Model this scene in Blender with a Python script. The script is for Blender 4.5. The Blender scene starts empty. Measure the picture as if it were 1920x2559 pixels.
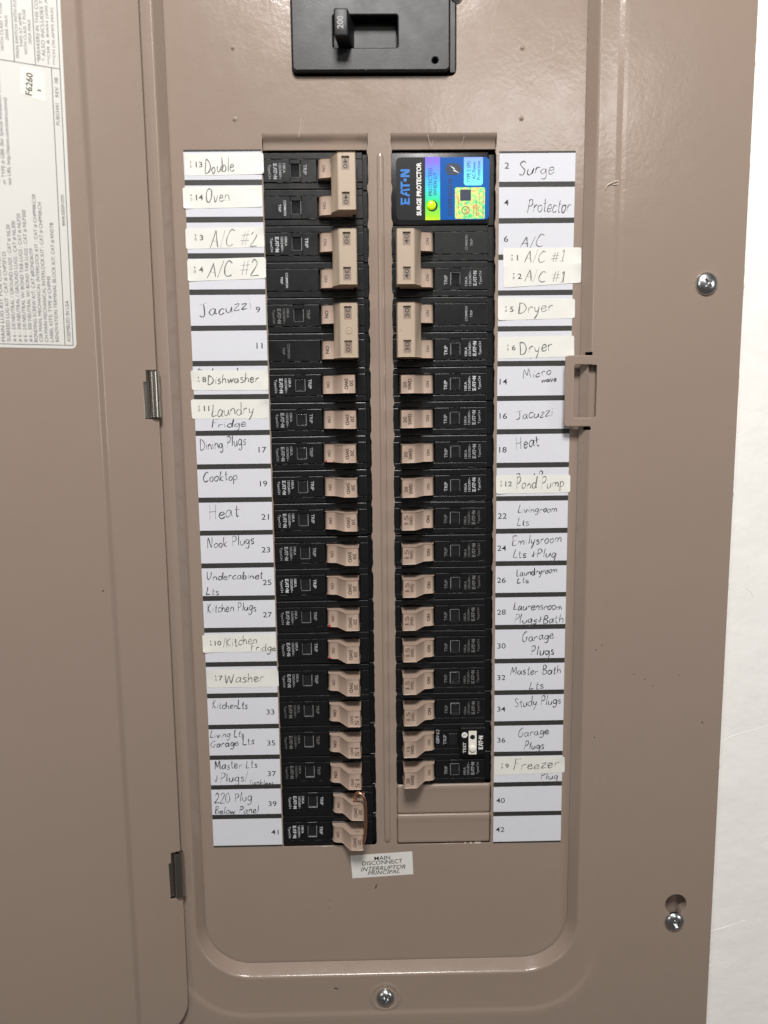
import bpy, bmesh, math, random
from mathutils import Matrix, Vector

# ------------------------------------------------------------------ camera, world, lamps, exposure
# Panel coordinates used all through: X mm to the right, Y mm down from the top of the
# directory strips, D mm out of the dead-front towards the viewer.
S = 0.001
def P(x, y, d=0.0):
    return Vector(((x - 104.0) * S, -d * S, 1.5 - y * S))

scene = bpy.context.scene
COL = scene.collection

def set_camera():
    rx, ry, rz, cx, cy, cz = 0.135639, -0.016426, -0.013085, 97.7136, 137.1788, -434.1304
    c, s = math.cos, math.sin
    X = Matrix(((1, 0, 0), (0, c(rx), -s(rx)), (0, s(rx), c(rx))))
    Y = Matrix(((c(ry), 0, s(ry)), (0, 1, 0), (-s(ry), 0, c(ry))))
    Z = Matrix(((c(rz), -s(rz), 0), (s(rz), c(rz), 0), (0, 0, 1)))
    R = Z @ Y @ X                                   # rows: right, down, forward
    conv = lambda v: Vector((v[0], v[2], -v[1]))
    right, down, fwd = conv(R[0]), conv(R[1]), conv(R[2])
    M = Matrix((right, -down, -fwd)).transposed().to_4x4()
    M.translation = P(cx, cy, -cz)
    cam = bpy.data.cameras.new('camera')
    cam.sensor_fit = 'HORIZONTAL'
    cam.sensor_width = 36.0
    cam.lens = 36.0 * 1922 / 1920
    cam.clip_start, cam.clip_end = 0.02, 50
    cam.dof.use_dof = True
    cam.dof.focus_distance = 0.437
    cam.dof.aperture_fstop = 7.5
    o = bpy.data.objects.new('camera', cam)
    o.matrix_world = M
    COL.objects.link(o)
    scene.camera = o
set_camera()

world = bpy.data.worlds.new('World')
scene.world = world
world.use_nodes = True
bg = world.node_tree.nodes['Background']
bg.inputs[0].default_value = (1.0, 0.925, 0.85, 1)
bg.inputs[1].default_value = 0.08

def area_lamp(name, pos, target, sx, sy, power, color):
    l = bpy.data.lights.new(name, 'AREA')
    l.shape = 'RECTANGLE'
    l.size, l.size_y, l.energy, l.color = sx, sy, power, color
    o = bpy.data.objects.new(name, l)
    o.location = P(*pos)
    o.rotation_euler = (P(*target) - P(*pos)).to_track_quat('-Z', 'Y').to_euler()
    COL.objects.link(o)
area_lamp('ceiling_lamp', (100, -600, 740), (190, 40, 0), 0.24, 0.24, 13.6, (1.0, 0.965, 0.935))
area_lamp('left_room_lamp', (-1500, -380, 2400), (100, 150, 0), 0.50, 0.85, 7.0, (1.0, 0.97, 0.94))
area_lamp('right_room_lamp', (1900, -60, 1600), (0, 150, 0), 0.38, 0.75, 6.0, (1.0, 0.975, 0.95))
area_lamp('room_lamp', (760, -1020, 2900), (150, 100, 0), 0.75, 0.26, 8.0, (1.0, 0.975, 0.93))

vs = scene.view_settings
vs.view_transform = 'Standard'
vs.look = 'None'
vs.exposure = 0.0
vs.gamma = 1.0
vs.use_curve_mapping = False

# ------------------------------------------------------------------ materials
def lin(r, g, b):
    f = lambda v: v / 12.92 if v <= 0.04045 else ((v + 0.055) / 1.055) ** 2.4
    return (f(r / 255), f(g / 255), f(b / 255))

def material(name, rgb, rough=0.5, metal=0.0, var=0.0, var_scale=40.0, bumps=(), speck=None,
             rough_var=0.0, spec=0.5, coat=0.0, streak=None):
    """rgb linear; bumps = ((noise scale, strength, distance m), ...); speck = (rgb, scale, threshold)"""
    m = bpy.data.materials.new(name)
    m.use_nodes = True
    nt = m.node_tree
    b = nt.nodes['Principled BSDF']
    b.inputs['Base Color'].default_value = (*rgb, 1)
    b.inputs['Roughness'].default_value = rough
    b.inputs['Metallic'].default_value = metal
    b.inputs['Specular IOR Level'].default_value = spec
    b.inputs['Coat Weight'].default_value = coat
    tc = nt.nodes.new('ShaderNodeTexCoord')
    oi = nt.nodes.new('ShaderNodeObjectInfo')              # every object gets its own grain
    ow = nt.nodes.new('ShaderNodeMath'); ow.operation = 'MULTIPLY'; ow.inputs[1].default_value = 40
    nt.links.new(oi.outputs['Random'], ow.inputs[0])
    def noise(scale, detail=3.0):
        n = nt.nodes.new('ShaderNodeTexNoise')
        n.noise_dimensions = '4D'
        nt.links.new(ow.outputs[0], n.inputs['W'])
        n.inputs['Scale'].default_value = scale
        n.inputs['Detail'].default_value = detail
        nt.links.new(tc.outputs['Object'], n.inputs['Vector'])
        return n
    col = None
    if var:
        n = noise(var_scale, 5)
        mix = nt.nodes.new('ShaderNodeMix'); mix.data_type = 'RGBA'
        mix.inputs[6].default_value = (*[c * (1 - var) for c in rgb], 1)
        mix.inputs[7].default_value = (*[min(1, c * (1 + var)) for c in rgb], 1)
        nt.links.new(n.outputs[0], mix.inputs[0])
        col = mix.outputs[2]
    if speck:
        n = noise(speck[1], 2)
        r = nt.nodes.new('ShaderNodeMapRange')
        r.inputs[1].default_value, r.inputs[2].default_value = speck[2], speck[2] + 0.06
        nt.links.new(n.outputs[0], r.inputs[0])
        mix = nt.nodes.new('ShaderNodeMix'); mix.data_type = 'RGBA'
        nt.links.new(r.outputs[0], mix.inputs[0])
        if col: nt.links.new(col, mix.inputs[6])
        else: mix.inputs[6].default_value = (*rgb, 1)
        mix.inputs[7].default_value = (*speck[0], 1)
        col = mix.outputs[2]
    if col: nt.links.new(col, b.inputs['Base Color'])
    if rough_var:
        n = noise(120, 4)
        r = nt.nodes.new('ShaderNodeMapRange')
        r.inputs[3].default_value, r.inputs[4].default_value = rough - rough_var, rough + rough_var
        nt.links.new(n.outputs[0], r.inputs[0])
        nt.links.new(r.outputs[0], b.inputs['Roughness'])
    prev = None
    for sc, st, dist in bumps:
        n = noise(sc, 2)
        bp = nt.nodes.new('ShaderNodeBump')
        bp.inputs['Strength'].default_value = st
        bp.inputs['Distance'].default_value = dist
        nt.links.new(n.outputs[0], bp.inputs['Height'])
        if prev: nt.links.new(prev, bp.inputs['Normal'])
        prev = bp.outputs[0]
    if streak:                                             # upright brush marks
        mp = nt.nodes.new('ShaderNodeMapping'); mp.inputs['Scale'].default_value = (1, 1, .06)
        nt.links.new(tc.outputs['Object'], mp.inputs[0])
        n = noise(streak[0], 3); nt.links.new(mp.outputs[0], n.inputs['Vector'])
        bp = nt.nodes.new('ShaderNodeBump'); bp.inputs['Strength'].default_value = streak[1]; bp.inputs['Distance'].default_value = streak[2]
        nt.links.new(n.outputs[0], bp.inputs['Height'])
        if prev: nt.links.new(prev, bp.inputs['Normal'])
        prev = bp.outputs[0]
    if prev: nt.links.new(prev, b.inputs['Normal'])
    return m

TAUPE = lin(147, 131, 119)
M = {}
M['paint'] = material('taupe_enamel', TAUPE, 0.19, var=0.035, var_scale=9, rough_var=0.05,
                      bumps=((26, 0.35, 0.0012), (430, 0.20, 0.0003)))
M['paint_plate'] = material('taupe_filler', lin(147, 131, 119), 0.34, var=0.03, var_scale=30, bumps=((420, 0.08, 0.0003),))
M['black'] = material('black_phenolic', (0.0065, 0.007, 0.008), 0.34, var=0.25, var_scale=200, rough_var=0.10,
                      spec=0.38, speck=((0.04, 0.04, 0.04), 1100, 0.735), bumps=((900, 0.15, 0.0002), (60, 0.15, 0.0006)))
M['black_matte'] = material('black_main', (0.008, 0.0085, 0.010), 0.42, var=0.35, var_scale=35, rough_var=0.09,
                            spec=0.4, speck=((0.06, 0.06, 0.06), 700, 0.74), bumps=((700, 0.12, 0.0002), (40, 0.15, 0.001)))
M['pit'] = material('dark_cavity', (0.004, 0.004, 0.0045), 0.6)
M['handle'] = material('beige_handle_plastic', lin(174, 153, 138), 0.33, var=0.05, var_scale=90, rough_var=0.06,
                       bumps=((600, 0.06, 0.0002),))
M['tie'] = material('tan_tie_plastic', lin(176, 159, 140), 0.42, var=0.04, var_scale=70, rough_var=0.06,
                    speck=(lin(150, 128, 108), 420, 0.72), bumps=((500, 0.08, 0.0002),))
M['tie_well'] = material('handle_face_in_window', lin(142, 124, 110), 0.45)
M['paper'] = material('white_paper', lin(208, 210, 217), 0.85, var=0.03, var_scale=160, bumps=((1500, 0.2, 0.0001),))
M['band'] = material('black_print', (0.028, 0.028, 0.026), 0.55, var=0.15, var_scale=300)
M['sticker'] = material('cream_sticker', lin(223, 223, 217), 0.40, var=0.03, var_scale=60, bumps=((55, 0.30, 0.0006),))
M['ink'] = material('black_ink', (0.02, 0.02, 0.022), 0.6)
M['greyink'] = material('grey_ink', (0.10, 0.098, 0.092), 0.6)
M['pencil'] = material('pencil', (0.07, 0.07, 0.076), 0.5, var=0.5, var_scale=1400, speck=((0.42, 0.42, 0.43), 520, 0.64))
M['pencil_light'] = material('pencil_on_sticker', (0.15, 0.15, 0.145), 0.5, var=0.5, var_scale=1400, speck=((0.5, 0.5, 0.48), 520, 0.66))
M['print'] = material('white_print', (0.52, 0.54, 0.56), 0.6, var=0.25, var_scale=1500)
def worn(m, lo, hi):
    """each object's print is worn to a different strength"""
    nt = m.node_tree; b = nt.nodes['Principled BSDF']
    oi = nt.nodes.new('ShaderNodeObjectInfo'); r = nt.nodes.new('ShaderNodeMapRange')
    r.inputs[3].default_value, r.inputs[4].default_value = lo, hi
    nt.links.new(oi.outputs['Random'], r.inputs[0])
    mx = nt.nodes.new('ShaderNodeMix'); mx.data_type = 'RGBA'; mx.blend_type = 'MULTIPLY'; mx.inputs[0].default_value = 1
    nt.links.new(b.inputs['Base Color'].links[0].from_socket, mx.inputs[6]); nt.links.new(r.outputs[0], mx.inputs[7])
    nt.links.new(mx.outputs[2], b.inputs['Base Color'])
worn(M['print'], .45, 1.05)
M['print_dim'] = material('worn_grey_print', (0.135, 0.135, 0.13), 0.6, var=0.35, var_scale=1500)
M['emboss'] = material('embossed_black', (0.03, 0.03, 0.032), 0.5)
M['mark'] = material('dark_handle_mark', lin(62, 48, 40), 0.6)
M['mark_soft'] = material('moulded_handle_mark', lin(108, 88, 74), 0.6)
M['zinc'] = material('zinc_screw', (0.62, 0.64, 0.65), 0.24, metal=1.0, var=0.15, var_scale=400, rough_var=0.08)
M['nickel'] = material('hinge_steel', (0.42, 0.40, 0.36), 0.27, metal=1.0, var=0.10, var_scale=200)
M['copper'] = material('copper_wire', (0.66, 0.37, 0.25), 0.32, metal=1.0, var=0.2, var_scale=300)
M['wall'] = material('white_wall_paint', lin(243, 242, 238), 0.55, var=0.025, var_scale=20,
                     bumps=((16, 0.7, 0.004), (140, 0.35, 0.0010), (900, 0.12, 0.0003)), streak=(260, 0.35, 0.0006))
M['caulk'] = material('painted_caulk', lin(214, 206, 190), 0.6, var=0.10, var_scale=300, bumps=((500, 0.4, 0.0005),))
M['steel_dark'] = material('enclosure_steel', (0.10, 0.09, 0.08), 0.6)
M['doorlabel'] = material('coated_label', lin(206, 205, 200), 0.55, var=0.02, var_scale=60)
M['smallsticker'] = material('small_sticker', lin(226, 222, 210), 0.5)
M['labelink'] = material('label_ink', (0.045, 0.047, 0.06), 0.6)
M['whitelabel'] = material('white_vinyl', lin(216, 214, 210), 0.5, var=0.06, var_scale=80)
M['chip'] = material('dark_fleck', (0.035, 0.026, 0.02), 0.7)
M['scratch'] = material('scratch_and_glint', lin(176, 162, 148), 0.3)
M['scuff'] = material('edge_scuff', (0.11, 0.11, 0.105), 0.7, var=0.6, var_scale=900)
M['rim_glint'] = material('rim_glint_grey', (0.22, 0.225, 0.23), 0.25, var=0.7, var_scale=300)  # pale grey paints in the light caught by the moulded window edges
M['red'] = material('red_marker', lin(170, 25, 40), 0.5)
M['blue'] = material('blue_label', lin(0, 84, 166), 0.30, var=0.04, var_scale=50, spec=0.2)
M['bluetext'] = material('blue_print', lin(18, 112, 196), 0.35)
M['blacklabel'] = material('black_label', (0.008, 0.009, 0.012), 0.30, spec=0.3)
M['whitetext'] = material('white_lettering', (0.78, 0.78, 0.76), 0.5)
M['navytext'] = material('navy_lettering', (0.008, 0.022, 0.055), 0.5)
M['whiteplastic'] = material('white_plastic', lin(228, 225, 215), 0.35)

def foil(name, stops, axis='Z', lo=0.0, hi=1.0, wav=0.0):
    """iridescent foil: colours run along the foil, with a little shimmer from noise"""
    m = bpy.data.materials.new(name); m.use_nodes = True
    nt = m.node_tree; b = nt.nodes['Principled BSDF']
    b.inputs['Roughness'].default_value = 0.28
    b.inputs['Metallic'].default_value = 0.15
    tc = nt.nodes.new('ShaderNodeTexCoord')
    sx = nt.nodes.new('ShaderNodeSeparateXYZ')
    nt.links.new(tc.outputs['Object'], sx.inputs[0])
    r = nt.nodes.new('ShaderNodeMapRange')
    r.inputs[1].default_value, r.inputs[2].default_value = lo, hi
    nt.links.new(sx.outputs[axis], r.inputs[0])
    val = r.outputs[0]
    if wav:
        n = nt.nodes.new('ShaderNodeTexNoise'); n.inputs['Scale'].default_value = 450
        nt.links.new(tc.outputs['Object'], n.inputs['Vector'])
        a = nt.nodes.new('ShaderNodeMath'); a.operation = 'MULTIPLY_ADD'
        a.inputs[1].default_value = wav
        nt.links.new(n.outputs[0], a.inputs[0]); nt.links.new(val, a.inputs[2])
        val = a.outputs[0]
    cr = nt.nodes.new('ShaderNodeValToRGB')
    el = cr.color_ramp.elements
    while len(el) < len(stops): el.new(0.5)
    for e, (p, c) in zip(el, stops):
        e.position = p; e.color = (*lin(*c), 1)
    nt.links.new(val, cr.inputs[0]); nt.links.new(cr.outputs[0], b.inputs['Base Color'])
    return m

def led_material():
    m = bpy.data.materials.new('lit_indicator'); m.use_nodes = True
    b = m.node_tree.nodes['Principled BSDF']
    b.inputs['Base Color'].default_value = (*lin(165, 205, 20), 1)
    b.inputs['Roughness'].default_value = 0.2
    b.inputs['Emission Color'].default_value = (0.55, 0.75, 0.01, 1)
    b.inputs['Emission Strength'].default_value = 0.55
    return m
M['led'] = led_material()

def pane_material():
    m = bpy.data.materials.new('clear_window_plastic'); m.use_nodes = True
    b = m.node_tree.nodes['Principled BSDF']
    b.inputs['Base Color'].default_value = (0.03, 0.03, 0.032, 1)
    b.inputs['Roughness'].default_value = 0.10
    b.inputs['Alpha'].default_value = 0.35
    return m
M['pane'] = pane_material()

# ------------------------------------------------------------------ geometry helpers
def tag(o, label=None, category=None, group=None, kind=None):
    if label: o['label'] = label
    if category: o['category'] = category
    if group: o['group'] = group
    if kind: o['kind'] = kind
    return o

def empty(name, loc, label, category, group=None, rot=None):
    o = bpy.data.objects.new(name, None)
    o.empty_display_size = 0.005
    o.location = loc
    if rot: o.rotation_euler = rot
    COL.objects.link(o)
    return tag(o, label, category, group)

def link(name, me, mat, parent=None, loc=None):
    o = bpy.data.objects.new(name, me)
    if mat is not None and not me.materials: me.materials.append(M[mat] if isinstance(mat, str) else mat)
    COL.objects.link(o)
    if parent: o.parent = parent
    if loc is not None: o.location = loc
    return o

def mesh_of(bm, smooth=None):
    bmesh.ops.recalc_face_normals(bm, faces=bm.faces[:])
    if smooth is not None:
        lim = math.radians(smooth)
        for f in bm.faces: f.smooth = True
        for e in bm.edges:
            if len(e.link_faces) != 2 or e.calc_face_angle(0) > lim: e.smooth = False
    me = bpy.data.meshes.new('mesh')
    bm.to_mesh(me); bm.free()
    return me

def LP(x, y, d):
    """local mm (x right, y UP, d out) -> local metres"""
    return Vector((x * S, -d * S, y * S))

def rbox(bm, x0, x1, y0, y1, d0, d1, bev=0.2, seg=1):
    vs = [bm.verts.new(LP(x, y, d)) for d in (d0, d1) for y in (y0, y1) for x in (x0, x1)]
    fs = [bm.faces.new([vs[i] for i in f]) for f in ((0, 1, 3, 2), (4, 6, 7, 5), (0, 4, 5, 1), (2, 3, 7, 6), (0, 2, 6, 4), (1, 5, 7, 3))]
    if bev:
        es = list({e for f in fs for e in f.edges})
        bmesh.ops.bevel(bm, geom=es, offset=bev * S, segments=seg, affect='EDGES', profile=0.5, clamp_overlap=True)

def prism(bm, poly, d0, d1, top_only=False):
    """flat polygon (mm, y up) given a thickness"""
    t = [bm.verts.new(LP(x, y, d1)) for x, y in poly]
    bm.faces.new(t)
    if not top_only:
        b = [bm.verts.new(LP(x, y, d0)) for x, y in poly]
        n = len(poly)
        for i in range(n):
            bm.faces.new((b[i], b[(i + 1) % n], t[(i + 1) % n], t[i]))

def rr(x0, y0, x1, y1, r, n=5):
    """rounded rectangle; r one radius or (x0y0, x1y0, x1y1, x0y1)"""
    if not isinstance(r, (tuple, list)): r = (r,) * 4
    out = []
    for (cx, cy, sx, sy, a0), q in zip(((x0, y0, 1, 1, 180), (x1, y0, -1, 1, 270), (x1, y1, -1, -1, 0), (x0, y1, 1, -1, 90)), r):
        if q <= 0: out.append((cx, cy)); continue
        for k in range(n + 1):
            a = math.radians(a0 + 90 * k / n)
            out.append((cx + sx * q + q * math.cos(a), cy + sy * q + q * math.sin(a)))
    return out

def disc(cx, cy, r, n=20):
    return [(cx + r * math.cos(2 * math.pi * k / n), cy + r * math.sin(2 * math.pi * k / n)) for k in range(n)]

def eval_mesh(data):
    o = bpy.data.objects.new('tmp', data)
    COL.objects.link(o)
    dg = bpy.context.evaluated_depsgraph_get()
    me = bpy.data.meshes.new_from_object(o.evaluated_get(dg))
    bpy.data.objects.remove(o)
    return me

def plate_mesh(loops, d_top, thick, bev, res=2):
    """sheet with holes: loops of (x, y up) mm; its front face at d_top, rounded edges"""
    c = bpy.data.curves.new('plate', 'CURVE')
    c.dimensions = '2D'; c.fill_mode = 'BOTH'
    c.extrude = (thick / 2 - bev) * S
    c.bevel_depth = bev * S; c.bevel_resolution = res
    c.offset = -bev * S
    for lp in loops:
        sp = c.splines.new('POLY'); sp.points.add(len(lp) - 1); sp.use_cyclic_u = True
        for p, (x, y) in zip(sp.points, lp): p.co = (x * S, y * S, 0, 1)
    me = eval_mesh(c); bpy.data.curves.remove(c)
    zt = max(v.co.z for v in me.vertices)
    for v in me.vertices:
        v.co = Vector((v.co.x, -(v.co.z - zt) - d_top * S, v.co.y))
    me.materials.clear()
    return me

def extrude_profile(bm, prof, y0, y1, bev=0.0, seg=2, closed=True):
    """profile of (x, d) swept along y (up)"""
    a = [bm.verts.new(LP(x, y0, d)) for x, d in prof]
    b = [bm.verts.new(LP(x, y1, d)) for x, d in prof]
    n = len(prof); fs = []
    for i in range(n if closed else n - 1):
        j = (i + 1) % n
        fs.append(bm.faces.new((a[i], a[j], b[j], b[i])))
    if closed:
        fs.append(bm.faces.new(a)); fs.append(bm.faces.new(b[::-1]))
    if bev:
        bm.normal_update()
        es = [e for e in {e for f in fs for e in f.edges} if len(e.link_faces) == 2 and e.calc_face_angle(0) > math.radians(28)]
        bmesh.ops.bevel(bm, geom=es, offset=bev * S, segments=seg, affect='EDGES', profile=0.5, clamp_overlap=True)

def lathe(bm, prof, n=24):
    """profile of (radius, d) round the D axis at the local origin"""
    rings = []
    for r, d in prof:
        rings.append([bm.verts.new(LP(r * math.cos(2 * math.pi * k / n), r * math.sin(2 * math.pi * k / n), d)) for k in range(n)] if r > 1e-6 else [bm.verts.new(LP(0, 0, d))])
    for A, B in zip(rings, rings[1:]):
        for k in range(n):
            k2 = (k + 1) % n
            if len(A) == 1 and len(B) == 1: continue
            if len(A) == 1: bm.faces.new((A[0], B[k], B[k2]))
            elif len(B) == 1: bm.faces.new((A[k], A[k2], B[0]))
            else: bm.faces.new((A[k], A[k2], B[k2], B[k]))

def tube(bm, pts, r, n=10):
    """round tube through world points"""
    rings = []
    up = Vector((0, 0, 1))
    for i, p in enumerate(pts):
        t = (pts[min(i + 1, len(pts) - 1)] - pts[max(i - 1, 0)]).normalized()
        a = t.cross(up if abs(t.dot(up)) < 0.9 else Vector((1, 0, 0))).normalized()
        b = t.cross(a)
        rings.append([bm.verts.new(p + r * (a * math.cos(2 * math.pi * k / n) + b * math.sin(2 * math.pi * k / n))) for k in range(n)])
    for A, B in zip(rings, rings[1:]):
        for k in range(n): bm.faces.new((A[k], A[(k + 1) % n], B[(k + 1) % n], B[k]))
    bm.faces.new(rings[0]); bm.faces.new(rings[-1][::-1])

def cat(pts, n=5):
    """Catmull-Rom through 2-D or 3-D points"""
    if len(pts) < 3: return list(pts)
    q = [pts[0]] + list(pts) + [pts[-1]]
    out = []
    for i in range(1, len(q) - 2):
        p0, p1, p2, p3 = q[i - 1:i + 3]
        for k in range(n):
            t = k / n
            out.append(tuple(0.5 * (2 * b + (c - a) * t + (2 * a - 5 * b + 4 * c - d) * t * t + (3 * b - a - 3 * c + d) * t ** 3) for a, b, c, d in zip(p0, p1, p2, p3)))
    out.append(tuple(q[-2]))
    return out

# ---- printed lettering
_tc = {}; _asp = {}
def text_polys(s, bold=0.0, shear=0.0):
    """flat triangulated lettering, normalised to its bounding box: (verts 0..1, faces)"""
    key = (s, bold, shear)
    if key not in _tc:
        c = bpy.data.curves.new('t', 'FONT')
        c.body = s; c.size = 1.0; c.resolution_u = 3; c.offset = bold; c.shear = shear
        c.fill_mode = 'FRONT'
        me = eval_mesh(c); bpy.data.curves.remove(c)
        xs = [v.co.x for v in me.vertices]; ys = [v.co.y for v in me.vertices]
        x0, x1, y0, y1 = min(xs), max(xs), min(ys), max(ys)
        _asp[key] = (x1 - x0) / (y1 - y0)
        _tc[key] = ([((v.co.x - x0) / (x1 - x0), (v.co.y - y0) / (y1 - y0)) for v in me.vertices],
                    [tuple(p.vertices) for p in me.polygons])
        bpy.data.meshes.remove(me)
    return _tc[key]

def put_text(bm, s, cx, cy, w, h, d, ang=0, bold=0.0, shear=0.0):
    """lettering w wide and h tall centred on (cx, cy up), turned by ang degrees"""
    if s == 'LOGO': vs_, fs = LOGO
    else: vs_, fs = text_polys(s, bold, shear)
    if w is None: w = h * _asp[(s, bold, shear)] * 1.2
    ca, sa = math.cos(math.radians(ang)), math.sin(math.radians(ang))
    vv = []
    for u, v in vs_:
        x, y = (u - 0.5) * w, (v - 0.5) * h
        vv.append(bm.verts.new(LP(cx + x * ca - y * sa, cy + x * sa + y * ca, d)))
    for f in fs:
        try: bm.faces.new([vv[i] for i in f])
        except ValueError: pass

def logo_polys():
    P_ = [[(0, 0), (.05, 0), (.20, 0), (.20, .2), (.09, .2), (.09, .40), (.18, .40), (.18, .6), (.07, .6), (.06, .8), (.20, .8), (.20, 1), (0, 1), (.03, .5)],
          [(.23, 0), (.29, 0), (.32, .3), (.37, .3), (.36, .5), (.33, .5), (.36, .8), (.39, .8), (.41, 0), (.47, 0), (.42, 1), (.32, 1)],
          [(.52, 0), (.58, 0), (.58, .8), (.66, .8), (.66, 1), (.44, 1), (.44, .8), (.52, .8)],
          [(.70 + .05 * math.cos(a * math.pi / 5), .5 + .19 * math.sin(a * math.pi / 5)) for a in range(10)],
          [(.78, 0), (.84, 0), (.84, .62), (.92, 0), (1, 0), (1, 1), (.94, 1), (.94, .42), (.86, 1), (.78, 1)]]
    vs_, fs = [], []
    for p in P_:
        fs.append(tuple(range(len(vs_), len(vs_) + len(p)))); vs_ += p
    return vs_, fs
LOGO = logo_polys()

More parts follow.
